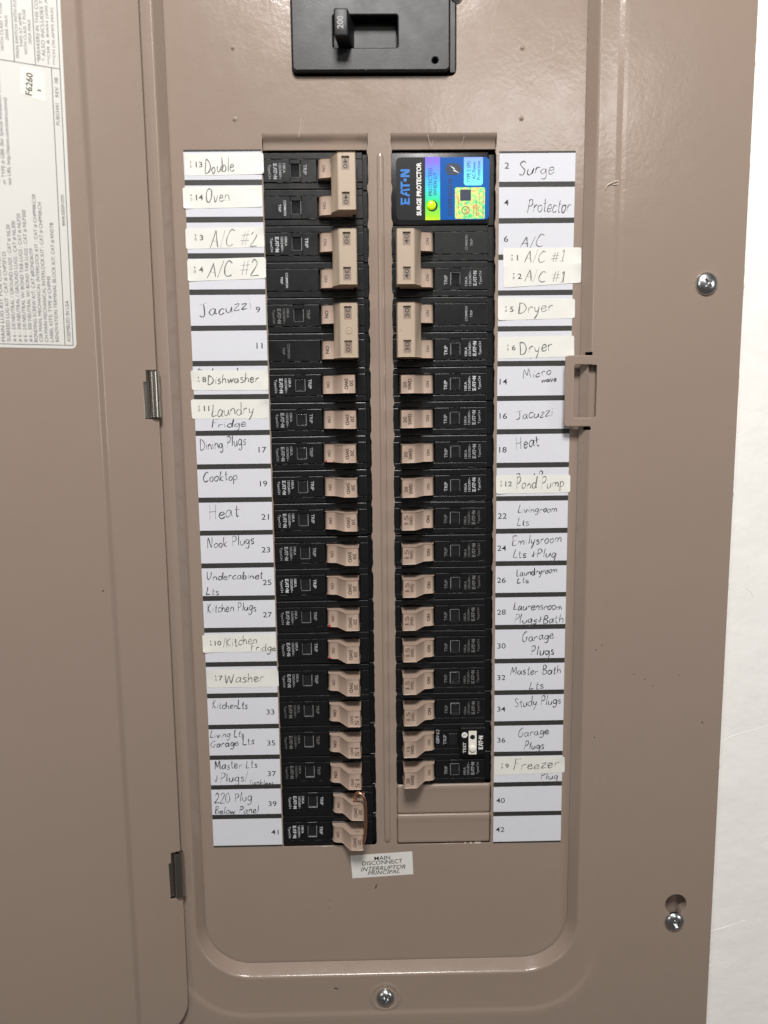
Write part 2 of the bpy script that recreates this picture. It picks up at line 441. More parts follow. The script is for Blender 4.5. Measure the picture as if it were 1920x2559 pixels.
# ---- handwriting: one-stroke letters, pen lines laid as thin ribbons
G = {
 'a': (.50, [[(.42, .42), (.2, .5), (.03, .25), (.12, .02), (.3, .1), (.42, .45), (.4, .12), (.5, .02)]]),
 'b': (.46, [[(.06, .98), (.05, .4), (.06, .02), (.08, .32), (.25, .46), (.4, .22), (.25, .01), (.06, .07)]]),
 'c': (.42, [[(.4, .40), (.22, .5), (.04, .24), (.16, .01), (.42, .1)]]),
 'd': (.50, [[(.4, .38), (.18, .47), (.03, .2), (.18, .01), (.36, .15), (.46, 1.0), (.42, .2), (.48, .01)]]),
 'e': (.44, [[(.06, .24), (.36, .3), (.28, .48), (.1, .42), (.05, .14), (.2, .0), (.43, .12)]]),
 'g': (.48, [[(.4, .42), (.18, .49), (.04, .25), (.18, .05), (.36, .2), (.42, .47), (.4, -.2), (.22, -.4), (.04, -.26)]]),
 'h': (.48, [[(.06, .98), (.05, .5), (.05, .01)], [(.05, .28), (.22, .48), (.38, .36), (.4, .02)]]),
 'i': (.20, [[(.1, .47), (.1, .02)], [(.12, .66), (.14, .72)]]),
 'k': (.44, [[(.06, .98), (.05, .5), (.05, .01)], [(.36, .5), (.07, .22), (.4, .01)]]),
 'l': (.20, [[(.12, .98), (.08, .5), (.08, .02)]]),
 'm': (.70, [[(.05, .48), (.05, .02)], [(.05, .3), (.2, .48), (.32, .35), (.33, .03)], [(.33, .3), (.5, .48), (.6, .34), (.62, .02)]]),
 'n': (.48, [[(.06, .48), (.05, .02)], [(.05, .28), (.22, .48), (.38, .36), (.41, .02)]]),
 'o': (.44, [[(.28, .48), (.08, .4), (.04, .16), (.2, .0), (.38, .18), (.36, .42), (.2, .49)]]),
 'p': (.46, [[(.06, .48), (.04, .0), (.03, -.4)], [(.06, .34), (.24, .5), (.4, .28), (.24, .04), (.06, .08)]]),
 'r': (.38, [[(.06, .48), (.06, .02)], [(.06, .28), (.18, .46), (.36, .44)]]),
 's': (.38, [[(.34, .44), (.16, .48), (.08, .34), (.3, .2), (.28, .03), (.04, .03)]]),
 't': (.36, [[(.18, .84), (.16, .3), (.2, .02), (.32, .05)], [(.02, .52), (.34, .56)]]),
 'u': (.48, [[(.05, .47), (.06, .12), (.2, .0), (.38, .2), (.41, .47), (.42, .04)]]),
 'v': (.42, [[(.04, .48), (.18, .02), (.38, .5)]]),
 'w': (.62, [[(.04, .47), (.14, .03), (.3, .4), (.42, .03), (.58, .5)]]),
 'y': (.46, [[(.05, .48), (.1, .18), (.25, .12), (.4, .3)], [(.42, .5), (.32, .0), (.1, -.42)]]),
 'z': (.42, [[(.05, .45), (.38, .47), (.05, .04), (.4, .05)]]),
 'A': (.60, [[(.02, .0), (.2, .55), (.33, 1.0)], [(.33, 1.0), (.42, .5), (.52, .0)], [(.1, .42), (.5, .38)]]),
 'B': (.52, [[(.06, .98), (.05, .5), (.05, .02)], [(.04, .94), (.3, 1.0), (.38, .74), (.08, .5), (.4, .4), (.42, .12), (.05, .02)]]),
 'C': (.58, [[(.52, .88), (.34, 1.0), (.1, .66), (.06, .24), (.26, .0), (.54, .12)]]),
 'D': (.60, [[(.08, 1.0), (.06, .5), (.05, .0)], [(.04, .96), (.36, .84), (.54, .45), (.38, .1), (.04, .01)]]),
 'E': (.50, [[(.44, .98), (.08, .96), (.06, .5), (.05, .03), (.46, .04)], [(.07, .52), (.36, .54)]]),
 'F': (.46, [[(.06, .96), (.06, .5), (.04, .0)], [(.04, .95), (.46, .98)], [(.06, .56), (.34, .58)]]),
 'G': (.62, [[(.5, .9), (.34, 1.0), (.1, .62), (.08, .2), (.28, .02), (.48, .2), (.52, .42)], [(.3, .44), (.62, .46)]]),
 'H': (.60, [[(.06, .98), (.05, .0)], [(.48, 1.0), (.46, .02)], [(.05, .52), (.48, .5)]]),
 'J': (.60, [[(.1, .94), (.56, 1.0)], [(.38, .97), (.4, .3), (.26, .02), (.06, .16)]]),
 'K': (.52, [[(.08, .98), (.05, .0)], [(.46, .96), (.08, .48), (.46, .02)]]),
 'L': (.44, [[(.1, .98), (.06, .4), (.06, .04), (.42, .06)]]),
 'M': (.72, [[(.03, .02), (.14, .98), (.32, .3), (.54, 1.0), (.64, .02)]]),
 'N': (.62, [[(.04, .0), (.1, .96), (.42, .06), (.54, 1.0)]]),
 'O': (.60, [[(.36, 1.0), (.1, .78), (.06, .2), (.26, .0), (.5, .3), (.48, .8), (.3, .98)]]),
 'P': (.50, [[(.08, .96), (.05, .0)], [(.04, .92), (.32, 1.0), (.44, .72), (.28, .5), (.07, .46)]]),
 'S': (.50, [[(.44, .86), (.26, 1.0), (.08, .8), (.22, .56), (.42, .34), (.3, .04), (.04, .06)]]),
 'T': (.50, [[(.02, .94), (.5, .97)], [(.26, .96), (.24, .02)]]),
 'U': (.58, [[(.06, .98), (.06, .3), (.22, .01), (.44, .3), (.5, .96)]]),
 'W': (.82, [[(.03, .96), (.16, .03), (.38, .8), (.5, .03), (.78, 1.0)]]),
 '0': (.54, [[(.34, 1.0), (.1, .78), (.06, .2), (.26, .0), (.46, .3), (.44, .8), (.3, .98)]]),
 '1': (.34, [[(.06, .8), (.2, 1.0), (.17, .02)], [(.0, .02), (.34, .03)]]),
 '2': (.54, [[(.06, .78), (.26, 1.0), (.42, .74), (.22, .3), (.03, .03), (.3, .06), (.52, .04)]]),
 '#': (.60, [[(.22, .92), (.14, .06)], [(.42, .95), (.36, .08)], [(.02, .64), (.56, .68)], [(.0, .34), (.54, .38)]]),
 '/': (.30, [[(.28, 1.0), (.02, -.06)]]),
 '+': (.50, [[(.24, .7), (.22, .1), (.08, .2)], [(.02, .26), (.48, .4)]]),
 ' ': (.34, []),
}

def ribbon(bm, pts, w, d):
    """flat pen line; pts (x, y up) mm"""
    n = len(pts)
    if n < 2: return
    L, Rr = [], []; ph = random.uniform(0, 6)
    for i, p in enumerate(pts):
        a, b = pts[max(i - 1, 0)], pts[min(i + 1, n - 1)]
        tx, ty = b[0] - a[0], b[1] - a[1]
        m = math.hypot(tx, ty) or 1
        k = w * (0.5 if 0 < i < n - 1 else 0.22) * (0.95 + 0.25 * math.sin(ph + i * .55) + 0.2 * random.random())
        nx, ny = -ty / m * k, tx / m * k
        L.append(bm.verts.new(LP(p[0] + nx, p[1] + ny, d))); Rr.append(bm.verts.new(LP(p[0] - nx, p[1] - ny, d)))
    for i in range(n - 1): bm.faces.new((L[i], Rr[i], Rr[i + 1], L[i + 1]))

def write_hand(bm, s, x0, y0, x1, y1, cap, d, w=0.36, slant=0.10):
    """y up; the word runs from (x0, y0) to (x1, y1) along its baseline"""
    tot = sum(G[c][0] for c in s) + 0.06 * (len(s) - 1)
    sx = math.hypot(x1 - x0, y1 - y0) / tot
    ang = math.atan2(y1 - y0, x1 - x0); ca, sa = math.cos(ang), math.sin(ang)
    rnd = random.Random(hash_str(s) + int(x0 * 10) + int(y0 * 7))
    x = 0.0
    for ch in s:
        adv, strokes = G[ch]
        j = rnd.uniform(-.06, .06); ks = rnd.uniform(.86, 1.12); lean = rnd.uniform(-.06, .10)
        for st in strokes:
            pts = [(u + rnd.uniform(-.03, .03) + lean * v, v * ks + j + rnd.uniform(-.03, .03)) for u, v in st]
            pts = cat(pts, 5)
            q = []
            for u, v in pts:
                X, Y = (x + u) * sx + slant * v * cap, v * cap
                q.append((x0 + X * ca - Y * sa, y0 + X * sa + Y * ca))
            ribbon(bm, q, w * rnd.uniform(.75, 1.3), d)
        x += adv + 0.06

def hash_str(s):
    h = 7
    for c in s: h = (h * 31 + ord(c)) % 100003
    return h
random.seed(11)

# ------------------------------------------------------------------ the wall
def round_quad(q, r, n=4):
    out = []
    for i in range(4):
        p = Vector(q[i]); a = (Vector(q[i - 1]) - p).normalized() * r; b = (Vector(q[(i + 1) % 4]) - p).normalized() * r
        A, B = p + a, p + b
        for k in range(n + 1):
            t = k / n; v = A * (1 - t) ** 2 + p * 2 * t * (1 - t) + B * t * t
            out.append((v.x, v.y))
    return out

class Frame:
    """turns panel coordinates into a thing's local ones (x right, y up, mm)"""
    def __init__(s, x, y, d=0.0): s.x, s.y, s.d = x, y, d
    def __call__(s, X, Y): return (X - s.x, s.y - Y)
    def poly(s, pts): return [s(*p) for p in pts]
    @property
    def loc(s): return P(s.x, s.y, s.d)

WALL_D = 2.6
fw = Frame(104, 400)
wall = link('wall', plate_mesh([fw.poly([(-700, -500), (900, -500), (900, 1100), (-700, 1100)]),
                                fw.poly([(-80, -190), (289, -190), (289, 552), (-80, 552)])], WALL_D, 12, 0.2, 0), 'wall', loc=fw.loc)
tag(wall, 'white painted wall with brushed texture to the right of the panel', kind='structure')

def caulk():
    bm = bmesh.new(); rnd = random.Random(5)
    ys = [-190 + 2.2 * i for i in range(335)]
    rows = []
    for y in ys:
        w = 0.9 + rnd.random() * 0.8 + 0.4 * math.sin(y * .11)
        h = 0.5 + 0.5 * rnd.random()
        rows.append([bm.verts.new(LP(*fw(300.1, y), WALL_D + h + .5)), bm.verts.new(LP(*fw(301.1 + w * .5, y), WALL_D + h)),
                     bm.verts.new(LP(*fw(301.3 + w, y), WALL_D + h * .4)), bm.verts.new(LP(*fw(301.5 + w * 1.5, y), WALL_D - .1))])
    for A, B in zip(rows, rows[1:]):
        for k in range(3): bm.faces.new((A[k], A[k + 1], B[k + 1], B[k]))
    link('caulk_bead', mesh_of(bm, 60), 'caulk', wall)
caulk()

def wall_scars():
    bm = bmesh.new()
    for pts in ([(305, 336), (312, 333), (321, 330.5), (333, 327)], [(303, 460), (312, 457.5), (325, 453)], [(314, 243), (317.5, 246), (318.5, 250)], [(302, 484), (314, 481)]):
        tube(bm, [LP(*fw(x, y), WALL_D - .14) for x, y in cat(pts, 5)], .26 * S, 6)
    link('paint_ridge', mesh_of(bm, 60), 'wall', wall)
wall_scars()

# ------------------------------------------------------------------ the panel
F = Frame(104, 400)
panel = empty('electrical_panel', F.loc, 'taupe enamelled breaker panel with its cover door swung open to the left', 'electrical panel')

def boolean(me_a, me_b, op='DIFFERENCE'):
    a = bpy.data.objects.new('a', me_a); b = bpy.data.objects.new('b', me_b)
    COL.objects.link(a); COL.objects.link(b)
    m = a.modifiers.new('b', 'BOOLEAN'); m.object = b; m.operation = op; m.solver = 'EXACT'
    dg = bpy.context.evaluated_depsgraph_get()
    me = bpy.data.meshes.new_from_object(a.evaluated_get(dg))
    bpy.data.objects.remove(a); bpy.data.objects.remove(b)
    me.materials.clear()
    return me

def resmooth(me, ang):
    bm = bmesh.new(); bm.from_mesh(me)
    return mesh_of(bm, ang)

# trim cover: inner wall, rounded lip and door ledge as rings, outer face as a pressed plate
def ring_pts(x0, x1, yt, yb, r):
    """rounded outline, same vertex count for every ring; panel coordinates"""
    pts = []
    n = 14
    def arc(cx, cy, a0):
        for k in range(n + 1):
            a = math.radians(a0 + 90 * k / n)
            pts.append((cx + r * math.cos(a), cy + r * math.sin(a)))
    arc(x1 - r, yb - r, 0)                      # bottom right (Y down: angle 0 = right, 90 = down)
    arc(x0 + r, yb - r, 90)
    arc(x0 + r, yt + r, 180)
    arc(x1 - r, yt + r, 270)
    for y in (100, 108.4, 110.4, 115.4, 130, 144.1, 149.3, 151.0, 200, 300): pts.append((x1, y))
    return pts

TRIM_D = 7.48
def build_trim():
    # bevelled recess wall: crease at the dead-front, soft toe, slope, then a rounded lip
    prof = [(.25, -.3), (0, .75), (2.0, 3.7), (3.6, 5.9), (4.1, 6.6)]
    R, cx0, cd0, th0 = 2.0, 0, 0, math.radians(34)
    for t in range(1, 9):
        th = th0 + (math.pi / 2 - th0) * t / 8          # normal turns from the slope to straight out
        prof.append((4.1 + R * (math.cos(th0) - math.cos(th)), 6.6 + R * (math.sin(th) - math.sin(th0))))
    D0 = prof[-1][1]
    prof.append((prof[-1][0] + .5, D0 + .004))
    prof.append((7.75, D0 + .006))
    rings = [(-7.2 - .86 * o, 214.9 + o, -160 - o, 475.7 + o, 28 + o, d) for o, d in prof]
    for t in range(7):
        u = t / 6; q = u * u * (3 - 2 * u)
        rings.append((-21.5 - 4 * u, 229.0 + 4 * u, -174 - 4 * u, 503.4 + 4 * u, 40 + 4 * u, D0 + .01 + .8 * q))
    rings.append((-31, 240, -184, 515, 50, D0 + .81))
    bm = bmesh.new()
    V = [[bm.verts.new(LP(*F(x, y), r[5])) for x, y in ring_pts(*r[:5])] for r in rings]
    pp = ring_pts(*rings[5][:5]); n = len(pp)
    for k, (A, B) in enumerate(zip(V, V[1:])):
        for i in range(n):
            j = (i + 1) % n
            ym = (pp[i][1] + pp[j][1]) / 2
            if pp[i][0] > 200 and pp[j][0] > 200 and (107 < ym < 110.5 or 149 < ym < 152.2) and 2 <= k <= 8 and abs(pp[i][1] - pp[j][1]) < 4:
                continue                                          # relief notches either side of the strike tab
            if pp[i][0] > 200 and pp[j][0] > 200 and 115.4 < ym < 144.1 and 3 <= k <= 13:
                continue                                          # pocket behind the strike tab
            if k == 0: continue                                   # shadow gap between cover and dead-front
            bm.faces.new((A[i], A[j], B[j], B[i]))
    # pressed outer plate with its door recess and keyhole
    key = []
    cx, cy, r, hw = 278.9, 437.2, 6.5, 3.7
    a0 = math.asin(hw / r)
    for k in range(29):
        a = math.pi / 2 + a0 + (2 * math.pi - 2 * a0) * k / 28
        key.append((cx + r * math.cos(a), cy + r * math.sin(a)))
    for k in range(9):
        a = math.pi * k / 8
        key.append((278.3 + hw * math.cos(a), 448.4 + hw * math.sin(a)))
    outer = plate_mesh([F.poly(rr(-94, -236, 301.1, 566, 3, 4)), F.poly(rr(-27, -180, 234.6, 509, 45, 14)), F.poly(key)], D0 + .82, 6.4, 0.06, 1)
    bm2 = bmesh.new(); bm2.from_mesh(mesh_of(bm, 24)); bm2.from_mesh(outer)
    bpy.data.meshes.remove(outer)
    me = bpy.data.meshes.new('trim'); bm2.to_mesh(me); bm2.free()
    return me
trim = link('trim_cover', build_trim(), 'paint', panel)

# strike tab of the latch
link('strike_tab', plate_mesh([F.poly(rr(205.2, 110.2, 232.2, 149.1, 1.5, 4)), F.poly(rr(210.2, 115.4, 222.6, 144.1, 1.0, 4))], TRIM_D + .03, 1.9, 0.6, 3), 'paint', panel)

# dead-front with breaker openings
def jag(x, y0, y1, side, amp, rnd):
    """torn sheet edge: runs from y0 to y1 at x; side +1 = nubs to the right"""
    out = []; n = max(2, int(abs(y1 - y0) / 1.9))
    for i in range(n + 1):
        y = y0 + (y1 - y0) * i / n
        k = (y - 1.2) / 19.0; near = abs(k - round(k)) * 19.0
        o = rnd.uniform(-.10, .16) * amp
        if near < 1.3: o += rnd.uniform(.35, .75) * amp
        out.append((x + side * o, y))
    return out

def build_deadfront():
    rnd = random.Random(3)
    lo = jag(42.0, 400, -7.6, 1, .35, rnd) + jag(98.3, -7.6, 400, -1, 1, rnd)
    ro = jag(110.7, 400, -7.6, 1, 1, rnd) + jag(167.4, -7.6, 400, -1, .9, rnd)
    main = rr(58.9, -120, 145.7, -36.3, 3.2, 6)
    me = plate_mesh([F.poly(rr(-8.3, -163, 216.2, 476.4, 28.4, 14)), F.poly(lo), F.poly(ro), F.poly(main)], 0, 1.2, 0.25, 2)
    bm = bmesh.new()
    prof = [(-7.8, -.02), (-7.2, -.12), (-6.4, -.5), (-5.4, -1.3), (-4.5, -2.1), (-3.6, -2.6), (-2.6, -2.8), (-1.2, -2.85), (-0.4, -2.9), (-0.2, -3.1), (-0.2, -4.0), (-1.2, -4.0)]
    for x0, x1 in ((42.1, 98.2), (110.8, 167.3)):
        cols = [[bm.verts.new(LP(*F(x, y), d - (0 if 0 < i < 12 else 0.15))) for y, d in prof] for i, x in enumerate([x0 + (x1 - x0) * k / 12 for k in range(13)])]
        for A, B in zip(cols, cols[1:]):
            for i in range(len(prof) - 1): bm.faces.new((A[i], B[i], B[i + 1], A[i + 1]))
    fl = mesh_of(bm, 40)
    b = bmesh.new(); b.from_mesh(me); b.from_mesh(fl)
    m2 = bpy.data.meshes.new('deadfront'); b.to_mesh(m2); b.free()
    return m2
deadfront = link('dead_front', build_deadfront(), 'paint', panel)

def build_bead():
    bm = bmesh.new()
    rows = []
    y0, y1, w, h = 1.5, 398.5, 1.9, 1.15
    ys = [y0 + .0, y0 + .4, y0 + 1.0, y0 + 2.0, y0 + 3.2] + [y0 + 20 * k for k in range(1, 20)] + [y1 - 3.2, y1 - 2, y1 - 1, y1 - .4, y1]
    for y in ys:
        e = min(1, math.sqrt(max(0.0, 1 - max(0, 1 - min(y - y0, y1 - y) / 3.2) ** 2)))
        e = max(e, .02)
        rows.append([bm.verts.new(LP(*F(104.9 + w * e * math.cos(math.pi * k / 10), y), -.05 + h * e * math.sin(math.pi * k / 10))) for k in range(11)])
    for A, B in zip(rows, rows[1:]):
        for k in range(10): bm.faces.new((A[k], A[k + 1], B[k + 1], B[k]))
    return mesh_of(bm, 60)
link('divider_bead', build_bead(), 'paint', deadfront)

for i, (X, Y) in enumerate(((28.1, -50.5), (180.6, -50.0), (27.8, -15.0), (180.6, -14.8))):
    bm = bmesh.new()
    lathe(bm, ((0, .8), (.35, .74), (.7, .42), (1.05, .1), (1.6, -.02)), 14)
    link('weld_dimple', mesh_of(bm, 80), 'paint', deadfront, LP(*F(X, Y), 0))

# twist-out plates closing the two unused spaces
def filler_mesh():
    bm = bmesh.new()
    prof = [(9.2, -1.9), (8.8, -1.0), (8.3, -.75), (6.5, -.8), (4.5, -1.05), (3.0, -1.25), (-7.8, -1.25), (-8.8, -1.3), (-9.25, -1.55), (-9.3, -2.2)]
    xs = (-28.0, -27.7, -27.2, -26.4, 26.4, 27.2, 27.7, 28.0); dz = (-.5, -.2, -.05, 0, 0, -.05, -.2, -.5)
    cols = [[bm.verts.new(LP(x, y, d + o)) for y, d in prof] for x, o in zip(xs, dz)]
    for A, B in zip(cols, cols[1:]):
        for i in range(len(prof) - 1): bm.faces.new((A[i], B[i], B[i + 1], A[i + 1]))
    return mesh_of(bm, 50)
fm = filler_mesh()
for Y in (371.4, 390.4):
    link('filler_plate', fm, 'paint_plate', panel, LP(*F(139.05, Y), 0))
bm = bmesh.new()
for x0, x1 in ((151.5, 152.6), (154.8, 156.2), (157.6, 161.5)):
    rbox(bm, *[F(x0, 0)[0], F(x1, 0)[0]], F(0, 400.6)[1], F(0, 399.6)[1], -.9, .1, .15)
link('torn_tab', mesh_of(bm), 'scratch', deadfront)

# steel tub behind
bm = bmesh.new()
def fb(x0, x1, y0, y1, d0, d1): rbox(bm, F(x0, 0)[0], F(x1, 0)[0], F(0, y1)[1], F(0, y0)[1], d0, d1, 0)
fb(-60, 268, -180, 535, -82, -80)
fb(-62, -60, -180, 535, -82, 1); fb(268, 270, -180, 535, -82, 1)
fb(-60, 268, -182, -180, -82, 1); fb(-60, 268, 535, 537, -82, 1)
link('enclosure', mesh_of(bm), 'steel_dark', panel)
bm = bmesh.new(); fb(216.6, 227, 112.5, 147, 2.4, 3.2)
link('latch_pocket', mesh_of(bm), 'paint', panel)
bm = bmesh.new(); fb(262, 287, 408, 475, -2.5, -1)
link('mounting_flange', mesh_of(bm), 'paint_plate', panel)

# screws
def screw_mesh(r, h, rot):
    bm = bmesh.new()
    prof = [(0, h)] + [(r * math.sin(a), h * math.cos(a) * .92 + h * .08) for a in (math.radians(10 * k) for k in range(1, 9))] + [(r, .25), (r * 1.0, -.4), (r * .5, -.4), (0, -.4)]
    lathe(bm, prof, 32)
    dome = mesh_of(bm, 40)
    me = dome
    for a in (0, 90):
        bm = bmesh.new()
        ca, sa = math.cos(math.radians(rot + a)), math.sin(math.radians(rot + a))
        w, l = r * .13, r * .62
        vs_ = []
        for d, kk in ((h * .25, .35), (h * 1.4, 1.0)):
            for x, y in ((-l * kk, -w), (l * kk, -w), (l * kk, w), (-l * kk, w)):
                vs_.append(bm.verts.new(LP(x * ca - y * sa, x * sa + y * ca, d)))
        for f in ((0, 1, 2, 3), (4, 7, 6, 5), (0, 4, 5, 1), (1, 5, 6, 2), (2, 6, 7, 3), (3, 7, 4, 0)): bm.faces.new([vs_[i] for i in f])
        me = boolean(me, mesh_of(bm))
    return resmooth(me, 35)
for (X, Y, d, r, h, rot) in ((280.6, 72.9, TRIM_D + .8, 6.1, 3.0, 40), (278.3, 448.4, TRIM_D + .8, 6.0, 3.0, 20), (102.4, 495.4, TRIM_D + .02, 5.6, 3.3, 30)):
    sc = link('cover_screw', screw_mesh(r, h, rot), 'zinc', panel, LP(*F(X, Y), d))
bm = bmesh.new()
lathe(bm, ((7.2, -.02), (7.6, .25), (8.2, .38), (8.9, .3), (9.8, .08), (10.6, -.03)), 40)
link('screw_boss', mesh_of(bm, 80), 'paint', panel, LP(*F(102.4, 495.4), TRIM_D))

# flecks, scratches and a paint run on the enamel
def fleck(X, Y, d, a, b, rot, parent, mat='chip'):
    rnd = random.Random(int(X * 7 + Y))
    bm = bmesh.new()
    pts = []
    for k in range(9):
        t = 2 * math.pi * k / 9; q = rnd.uniform(.6, 1.1)
        x, y = a * q * math.cos(t), b * q * math.sin(t)
        pts.append((x * math.cos(rot) - y * math.sin(rot), x * math.sin(rot) + y * math.cos(rot)))
    prism(bm, pts, -.05, .12)
    o = link('fleck', mesh_of(bm), mat, parent, LP(*F(X, Y), d))
for X, Y, a, b, r in ((97.5, 427.4, 1.1, .45, 1.1), (97.9, 425.9, .7, .4, .3), (69.3, 435.8, .35, .3, 0), (68.6, 440.5, .25, .2, 0)):
    fleck(X, Y, 0, a, b, r, deadfront)
for X, Y, a, b, r, d in ((72.5, 488.8, 1.5, .5, 2.9, TRIM_D), (226.8, 330.5, .7, .3, .2, TRIM_D), (289.7, 322.1, .7, .4, .2, TRIM_D + .81), (229.7, 274.5, .5, .4, .5, TRIM_D), (226.1, 277.3, .4, .4, 0, TRIM_D),
                         (255.0, 295.1, .5, .3, .4, TRIM_D + .81), (259.9, 299.4, .45, .3, .3, TRIM_D + .81), (248.6, 292.0, .35, .3, .2, TRIM_D + .81), (230.9, 157.3, .4, .4, 0, TRIM_D), (274.5, 293.2, .3, .3, 0, TRIM_D + .81)):
    fleck(X, Y, d, a, b, r, trim)
for X, Y in ((194.4, 490.4), (213.6, 489), (216.2, 494)):
    fleck(X, Y, TRIM_D, .35, .3, 0, trim, 'scratch')
bm = bmesh.new()
for pts in ([(63.2, -16), (62.6, -11), (62.0, -8.5), (61.6, -5.6)], [(64.2, -14), (63.6, -8)], [(131.8, -13.2), (133.6, -9.8), (133.2, -8.2)], [(133.0, -13.4), (134.4, -10.2)],
            [(130.5, -7.0), (131.2, -3.6), (132.8, -1.0)], [(133.2, -4.0), (132.5, -1.2)], [(148.4, -10), (149, -7.6)], [(150.0, -6), (148.6, -1.5)],
            [(196.5, -48), (197.5, -52), (196.2, -56)], [(194, -42), (195.4, -45)]):
    ribbon(bm, cat([F(*p) for p in pts], 5), .2, .06)
link('scratch', mesh_of(bm), 'scratch', deadfront)
bm = bmesh.new()
tube(bm, [LP(*F(x, y), d) for x, y, d in cat([(224.6, 23.4, TRIM_D + -0.2), (225.6, 21.6, TRIM_D + 0.1), (227.4, 20.6, TRIM_D + 0.2), (229.3, 19.9, TRIM_D + 0.15), (231.3, 19.6, TRIM_D + 0.2), (232.5, 20.8, TRIM_D + 0.0)], 5)], .55 * S, 8)
tube(bm, [LP(*F(x, y), d) for x, y, d in cat([(228.4, 21.3, TRIM_D + 0.0), (230.3, 21.2, TRIM_D + 0.15), (232.3, 21.0, TRIM_D + 0.2)], 4)], .5 * S, 8)
link('paint_run', mesh_of(bm, 60), 'scratch', trim)  # pale scratch colour here paints the glint on the run

# ------------------------------------------------------------------ the door (part of the panel, swung open)
FD = Frame(0, 200)                                # door local: x = mm right of the hinge edge, y up
door_loc = P(-16.79, 201.00, 11.5) - F.loc
def door_mesh():
    out = [(-240, -220), (0, -220)]
    for a, b in ((116.6, 142.2), (390.2, 418.6)):
        out += [(0, a), (-5.5, a), (-5.5, a + 6.0), (-7.0, a + 6.4), (-7.0, b), (0, b)]
    n = 8; r = 17; yb = 503
    for k in range(n + 1):
        t = math.pi / 2 * k / n
        out.append((-r + r * math.cos(t), yb - r + r * math.sin(t)))
    out += [(-240, yb)]
    base = plate_mesh([FD.poly(out)], 0, 1.3, .45, 2)
    up = plate_mesh([FD.poly(rr(-216, -196, -30.2, 493, .5, 2))], 1.3, 1.2, .04, 1)
    bs = bmesh.new()                                # softly pressed step beside the raised field
    cols = []
    for k in range(17):
        u = k / 16; x = -26.2 - 4.2 * u
        cols.append([bs.verts.new(LP(*FD(x, y), .004 + 1.3 * u * u * (3 - 2 * u))) for y in (-196, 150, 493)])
    for A, B in zip(cols, cols[1:]):
        for i in range(2): bs.faces.new((A[i], A[i + 1], B[i + 1], B[i]))
    step = mesh_of(bs, 60)
    b = bmesh.new(); b.from_mesh(base); b.from_mesh(up); b.from_mesh(step)
    me = bpy.data.meshes.new('door'); b.to_mesh(me); b.free()
    return me
door = link('door', door_mesh(), 'paint', panel, door_loc)
door.rotation_euler = (0, 0, math.radians(24))
door['label'] = 'open taupe cover door with printed instruction label'
for a, b in ((116.6, 142.2), (390.2, 418.6)):
    bm = bmesh.new()
    prof = []
    for k in range(25):                            # rolled barrel, open at the back
        t = math.radians(-30 + 300 * k / 24)
        prof.append((-1.5 + 2.9 * math.cos(t), -.6 + 2.9 * math.sin(t)))
    for k in range(24, -1, -1):
        t = math.radians(-30 + 300 * k / 24)
        prof.append((-1.5 + 2.4 * math.cos(t), -.6 + 2.4 * math.sin(t)))
    extrude_profile(bm, prof, FD(0, b - 1.0)[1], FD(0, a + .6)[1])
    rbox(bm, -9, -3.6, FD(0, b - .4)[1], FD(0, a + .4)[1], -2.6, -2.0, .1)
    link('hinge', mesh_of(bm, 40), 'nickel', door)
fleck_door = bmesh.new()
prism(fleck_door, [(x * .5 + FD(-33.7, 232.1)[0], y * .35 + FD(-33.7, 232.1)[1]) for x, y in disc(0, 0, 1, 7)], 1.3, 1.5)
link('fleck', mesh_of(fleck_door), 'chip', door)

tilt = lambda x, Y: (x + (103 - Y) * .0155, Y)
dl = link('instruction_label', None or (lambda bm: (prism(bm, FD.poly([tilt(*p) for p in rr(-150, -150, -39.0, 106.4, 2.6, 5)]), 1.2, 1.5), mesh_of(bm))[1])(bmesh.new()), 'doorlabel', door)
dl['label'] = 'white instruction label printed with lug kit catalogue lines'
bm = bmesh.new()
def dline(x0, Y0, x1, Y1, w=.32):
    a, b = FD(*tilt(x0, Y0)), FD(*tilt(x1, Y1))
    ux, uy = b[0] - a[0], b[1] - a[1]; m = math.hypot(ux, uy); nx, ny = -uy / m * w / 2, ux / m * w / 2
    prism(bm, [(a[0] + nx, a[1] + ny), (a[0] - nx, a[1] - ny), (b[0] - nx, b[1] - ny), (b[0] + nx, b[1] + ny)], 1.5, 1.54, True)
dline(-40.6, -120, -40.6, 104.8); dline(-44.4, -26, -44.4, 104.8); dline(-140, 104.7, -40.6, 104.7)
dline(-140, -26.0, -40.6, -26.0); dline(-60.4, -120, -60.4, -26); dline(-51.4, -120, -51.4, -26)
def dtext(s, x, Yb, Yt, h, bold=0.0):
    """line running up the door from Yb to Yt"""
    c = FD(*tilt(x, (Yb + Yt) / 2))
    put_text(bm, s, c[0], c[1], abs(Yb - Yt), h, 1.54, 90 - .9, bold)
